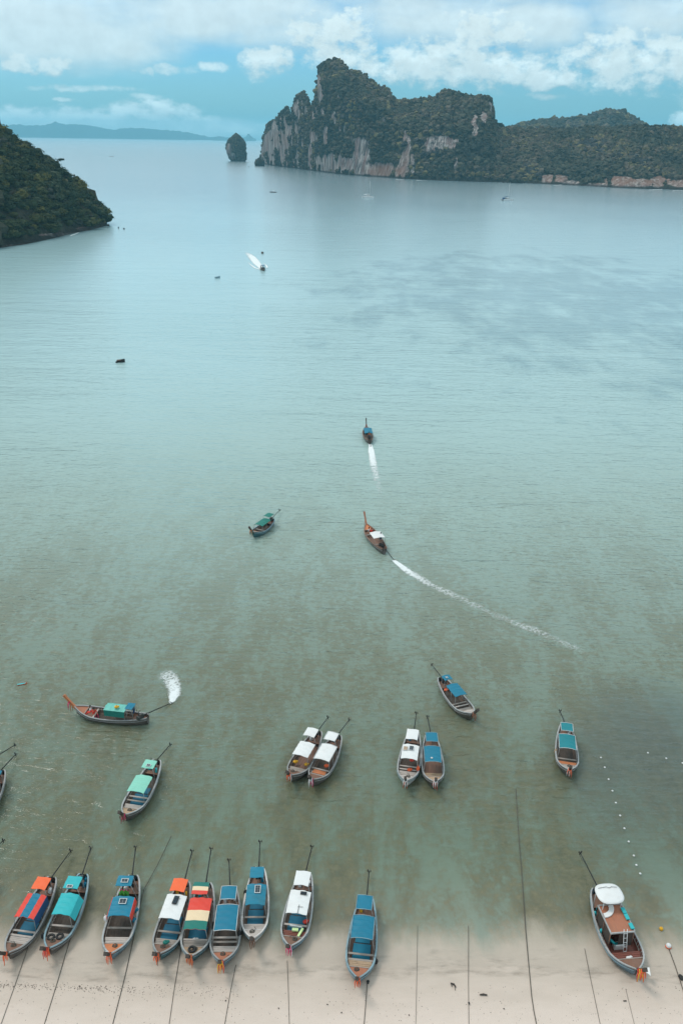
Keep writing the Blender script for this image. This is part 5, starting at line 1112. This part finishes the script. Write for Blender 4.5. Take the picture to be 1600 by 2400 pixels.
loose('driftwood', 'dark straight piece of driftwood lying on dry sand', 'driftwood', wedge([(-.28,0,.05),(0,.02,.07),(.28,-.02,.05)], [.05,.075,.05]), Wd['wood_dark'], gpt((1132,2333)))
loose('driftwood', 'crooked dark branch at the water edge', 'driftwood', lambda q: (q.tube([(-.25,.12,.05),(0,0,.08),(.12,-.22,.05)], [.05,.07,.04], 6), q.tube([(-.2,.05,.05),(-.18,-.2,.04)], [.04,.02], 5), q.tube([(.05,0,.06),(.05,-.5,.03)], [.03,.015], 5)), Wd['wood_dark'], gpt((1063,2309)))
loose('driftwood', 'short dark stick on the sand below the large tour boat', 'driftwood', wedge([(-.12,0,.03),(.12,.01,.03)], [.04,.04]), Wd['wood_dark'], gpt((1463,2347)))
for k, p_ in enumerate([(187,2312),(529,2346),(653,2364),(767,2355),(800,2374),(958,2380),(1180,2365)]):
    loose('beach_stone', 'small dark stone on the pale sand, %s' % ['left of the long dark line', 'just left of the pink garland boat line', 'left of the white awning boat line', 'right of that straight line', 'farther right and lower', 'right of the first thin line', 'left of the thick dark line'][k], 'stone', lambda q: q.ball((0,0,.02), .06, 6, 4, sc=(1.2,.8,.5)), Wd['wood_dark'], gpt(p_), k)
r_ = random.Random(5); dm = MB()
for k in range(900):
    if k < 500: px_ = r_.uniform(-20, 320) if k < 330 else r_.uniform(300, 560); py_ = 2313 + (px_ - 100) * .03 + r_.gauss(0, 5 if k < 330 else 9)
    else: px_ = r_.uniform(0, 1600); py_ = r_.uniform(2310, 2400)
    g = gpt((px_, py_), 0.0); s_ = r_.uniform(.012, .035) * (1.2 if k < 330 else 1); dm.box((g[0], g[1], g[2] + .004), (s_ * r_.uniform(1, 2.4), s_, .02), 0, rz=r_.uniform(0, 3))
o = dm.build('beach_litter', Wd['wood_dark']); tag(o, 'fine line of dry seaweed and shell bits on the sand', kind='stuff')

# --- foam
m_foam, t, out = new_mat('white_foam'); pos = t.node('ShaderNodeNewGeometry').outputs['Position']; fa = t.node('ShaderNodeAttribute', attribute_name='fade').outputs['Fac']
sc1 = t.node('ShaderNodeAttribute', attribute_name='grain').outputs['Fac']
n = t.noise(t.vec('MULTIPLY', pos, t.comb(sc1, sc1, sc1)), 2.2, 6, 0.72, 1.2); vz = t.node('ShaderNodeTexVoronoi', feature='DISTANCE_TO_EDGE'); t.l.new(t.vec('ADD', t.vec('MULTIPLY', pos, t.comb(sc1, sc1, sc1)), t.comb(n, n, 0.0)), vz.inputs['Vector']); vz.inputs['Scale'].default_value = 2.6
cell_ = t.map(vz.outputs['Distance'], 0.22, 0.02)
al = t.map(t.math('ADD', t.math('MULTIPLY', n, .9), t.math('ADD', t.math('MULTIPLY', cell_, .22), t.math('MULTIPLY', fa, 0.95))), 0.74, 1.20)
b = t.node('ShaderNodeBsdfDiffuse'); b.inputs[0].default_value = (0.80, 0.84, 0.86, 1); t.l.new(t.bump(n, .8, .15), b.inputs['Normal'])
tr = t.node('ShaderNodeBsdfTransparent'); mx = t.node('ShaderNodeMixShader'); t.l.new(t.math('MULTIPLY', al, t.map(fa, 0.05, 0.75, .30, .95)), mx.inputs[0]); t.l.new(tr.outputs[0], mx.inputs[1]); t.l.new(b.outputs[0], mx.inputs[2]); t.l.new(mx.outputs[0], out.inputs[0])
def wake(path, label, lump=.08, grain=1.0, widen=1.0):
    """path: (px, py, halfwidth px along the picture x, strength)"""
    P_ = []; n_ = 40; pa = np.array([p[:4] for p in path], float); k = np.linspace(0, len(path) - 1, n_ * 3); pts = np.stack([np.interp(k, range(len(path)), pa[:, c]) for c in range(4)], 1)
    G_ = [gp(p[0], p[1], .03) for p in pts]; V = []; fd = []; m = 13
    for i, (g, p) in enumerate(zip(G_, pts)):
        g2 = G_[min(i + 1, len(G_) - 1)]; g1 = G_[max(i - 1, 0)]; d = (g2 - g1).normalized(); nrm_ = Vector((-d.y, d.x, 0)); w = p[2] * widen * (g.length / F)
        for j in range(m):
            u = -1 + 2 * j / (m - 1); V.append(g + nrm_ * w * u + Vector((0, 0, 0))); fd.append(p[3] * (1 - abs(u) ** 2.2) - (abs(u) ** 4) * .6)
    V = np.array([v[:] for v in V]); nz = fbm(V * np.array([2.0, 2.0, 0]) / max(.4, 1 / grain), 3, 4); V[:, 2] = .02 + lump * np.clip(fd, 0, 1) * (nz * 1.6 - .3).clip(0)
    me = npmesh('wake', V, gridfaces(len(pts), m)); attr(me, 'fade', np.array(fd)); attr(me, 'grain', np.full(len(V), grain))
    o = obj('wake_foam', me, m_foam); tag(o, label, kind='stuff'); return o
wake([(399,1650,3,1.0),(404,1641,12,.95),(409,1628,21,.8),(409,1612,25,.68),(404,1598,31,.58),(394,1585,36,.5),(385,1577,35,.42),(376,1572,26,.1)], 'burst of white foam thrown up by the propeller of the mint awning boat', .12, .8, 1.2)
wake([(868,1042,4,1.0),(869,1054,8,1.0),(872,1072,10,.8),(876,1096,12,.55),(882,1122,13,.42),(888,1150,12,.3),(897,1182,8,.1)], 'straight white wake behind the blue roofed boat heading out', .12, .5, 1.35)
wake([(863,1037,2.5,.9),(866,1048,3,.3)], 'short white curl at the stern of the boat heading out', .1, 1.0)
wake([(922,1313,4,1.0),(936,1324,7,.85),(960,1342,11,.62),(985,1356,13,.5),(1010,1372,12,.44),(1045,1387,13,.46),(1075,1400,14,.34),(1110,1418,13,.38),(1150,1437,14,.28),(1200,1458,14,.34),(1245,1474,15,.44),(1290,1494,15,.30),(1340,1516,15,.36),(1390,1542,15,.05)], 'long curved white wake behind the orange decked boat', .08, .6, 1.9)
wake([(613,630,6,1.0),(603,618,13,1.0),(595,608,14,.85),(588,600,13,.75),(580,594,9,.5),(574,588,6,.2)], 'broad white wake behind the speedboat', .3, .3)
wake([(612,632,3,1.0),(598,628,4,.9),(588,621,4,.6),(580,612,3,.3)], 'left bow wave spreading from the speedboat', .2, .3)
wake([(626,628,3,1.0),(624,622,4,.6),(617,616,3,.3)], 'right bow wave at the side of the speedboat', .3, .3)
wake([(266,368,1.6,1.0),(240,368,2,.8),(210,369,2,.4)], 'thin pale wake of the far motor boat', .2, .05)
wake([(165,553,2.4,.9),(176,549,3,1.0),(185,545,2,.8)], 'patch of surf at the foot of the left hill', .3, .25)
for q_, pts in enumerate([[(928,419),(936,420),(946,420)],[(975,421),(985,422),(1000,422)],[(1296,433),(1310,432),(1326,431)],[(1520,444),(1535,443),(1550,442)],[(1575,446),(1590,445),(1615,446)]]):
    wake([(p[0],p[1]+1.5,2.0,1.0) for p in pts], ['thin surf line below the grey cliff','surf line right of the cliff foot','pale surf below the orange rocks','surf at the boulders of the right shore','surf at the right picture edge'][q_], .3, .08)
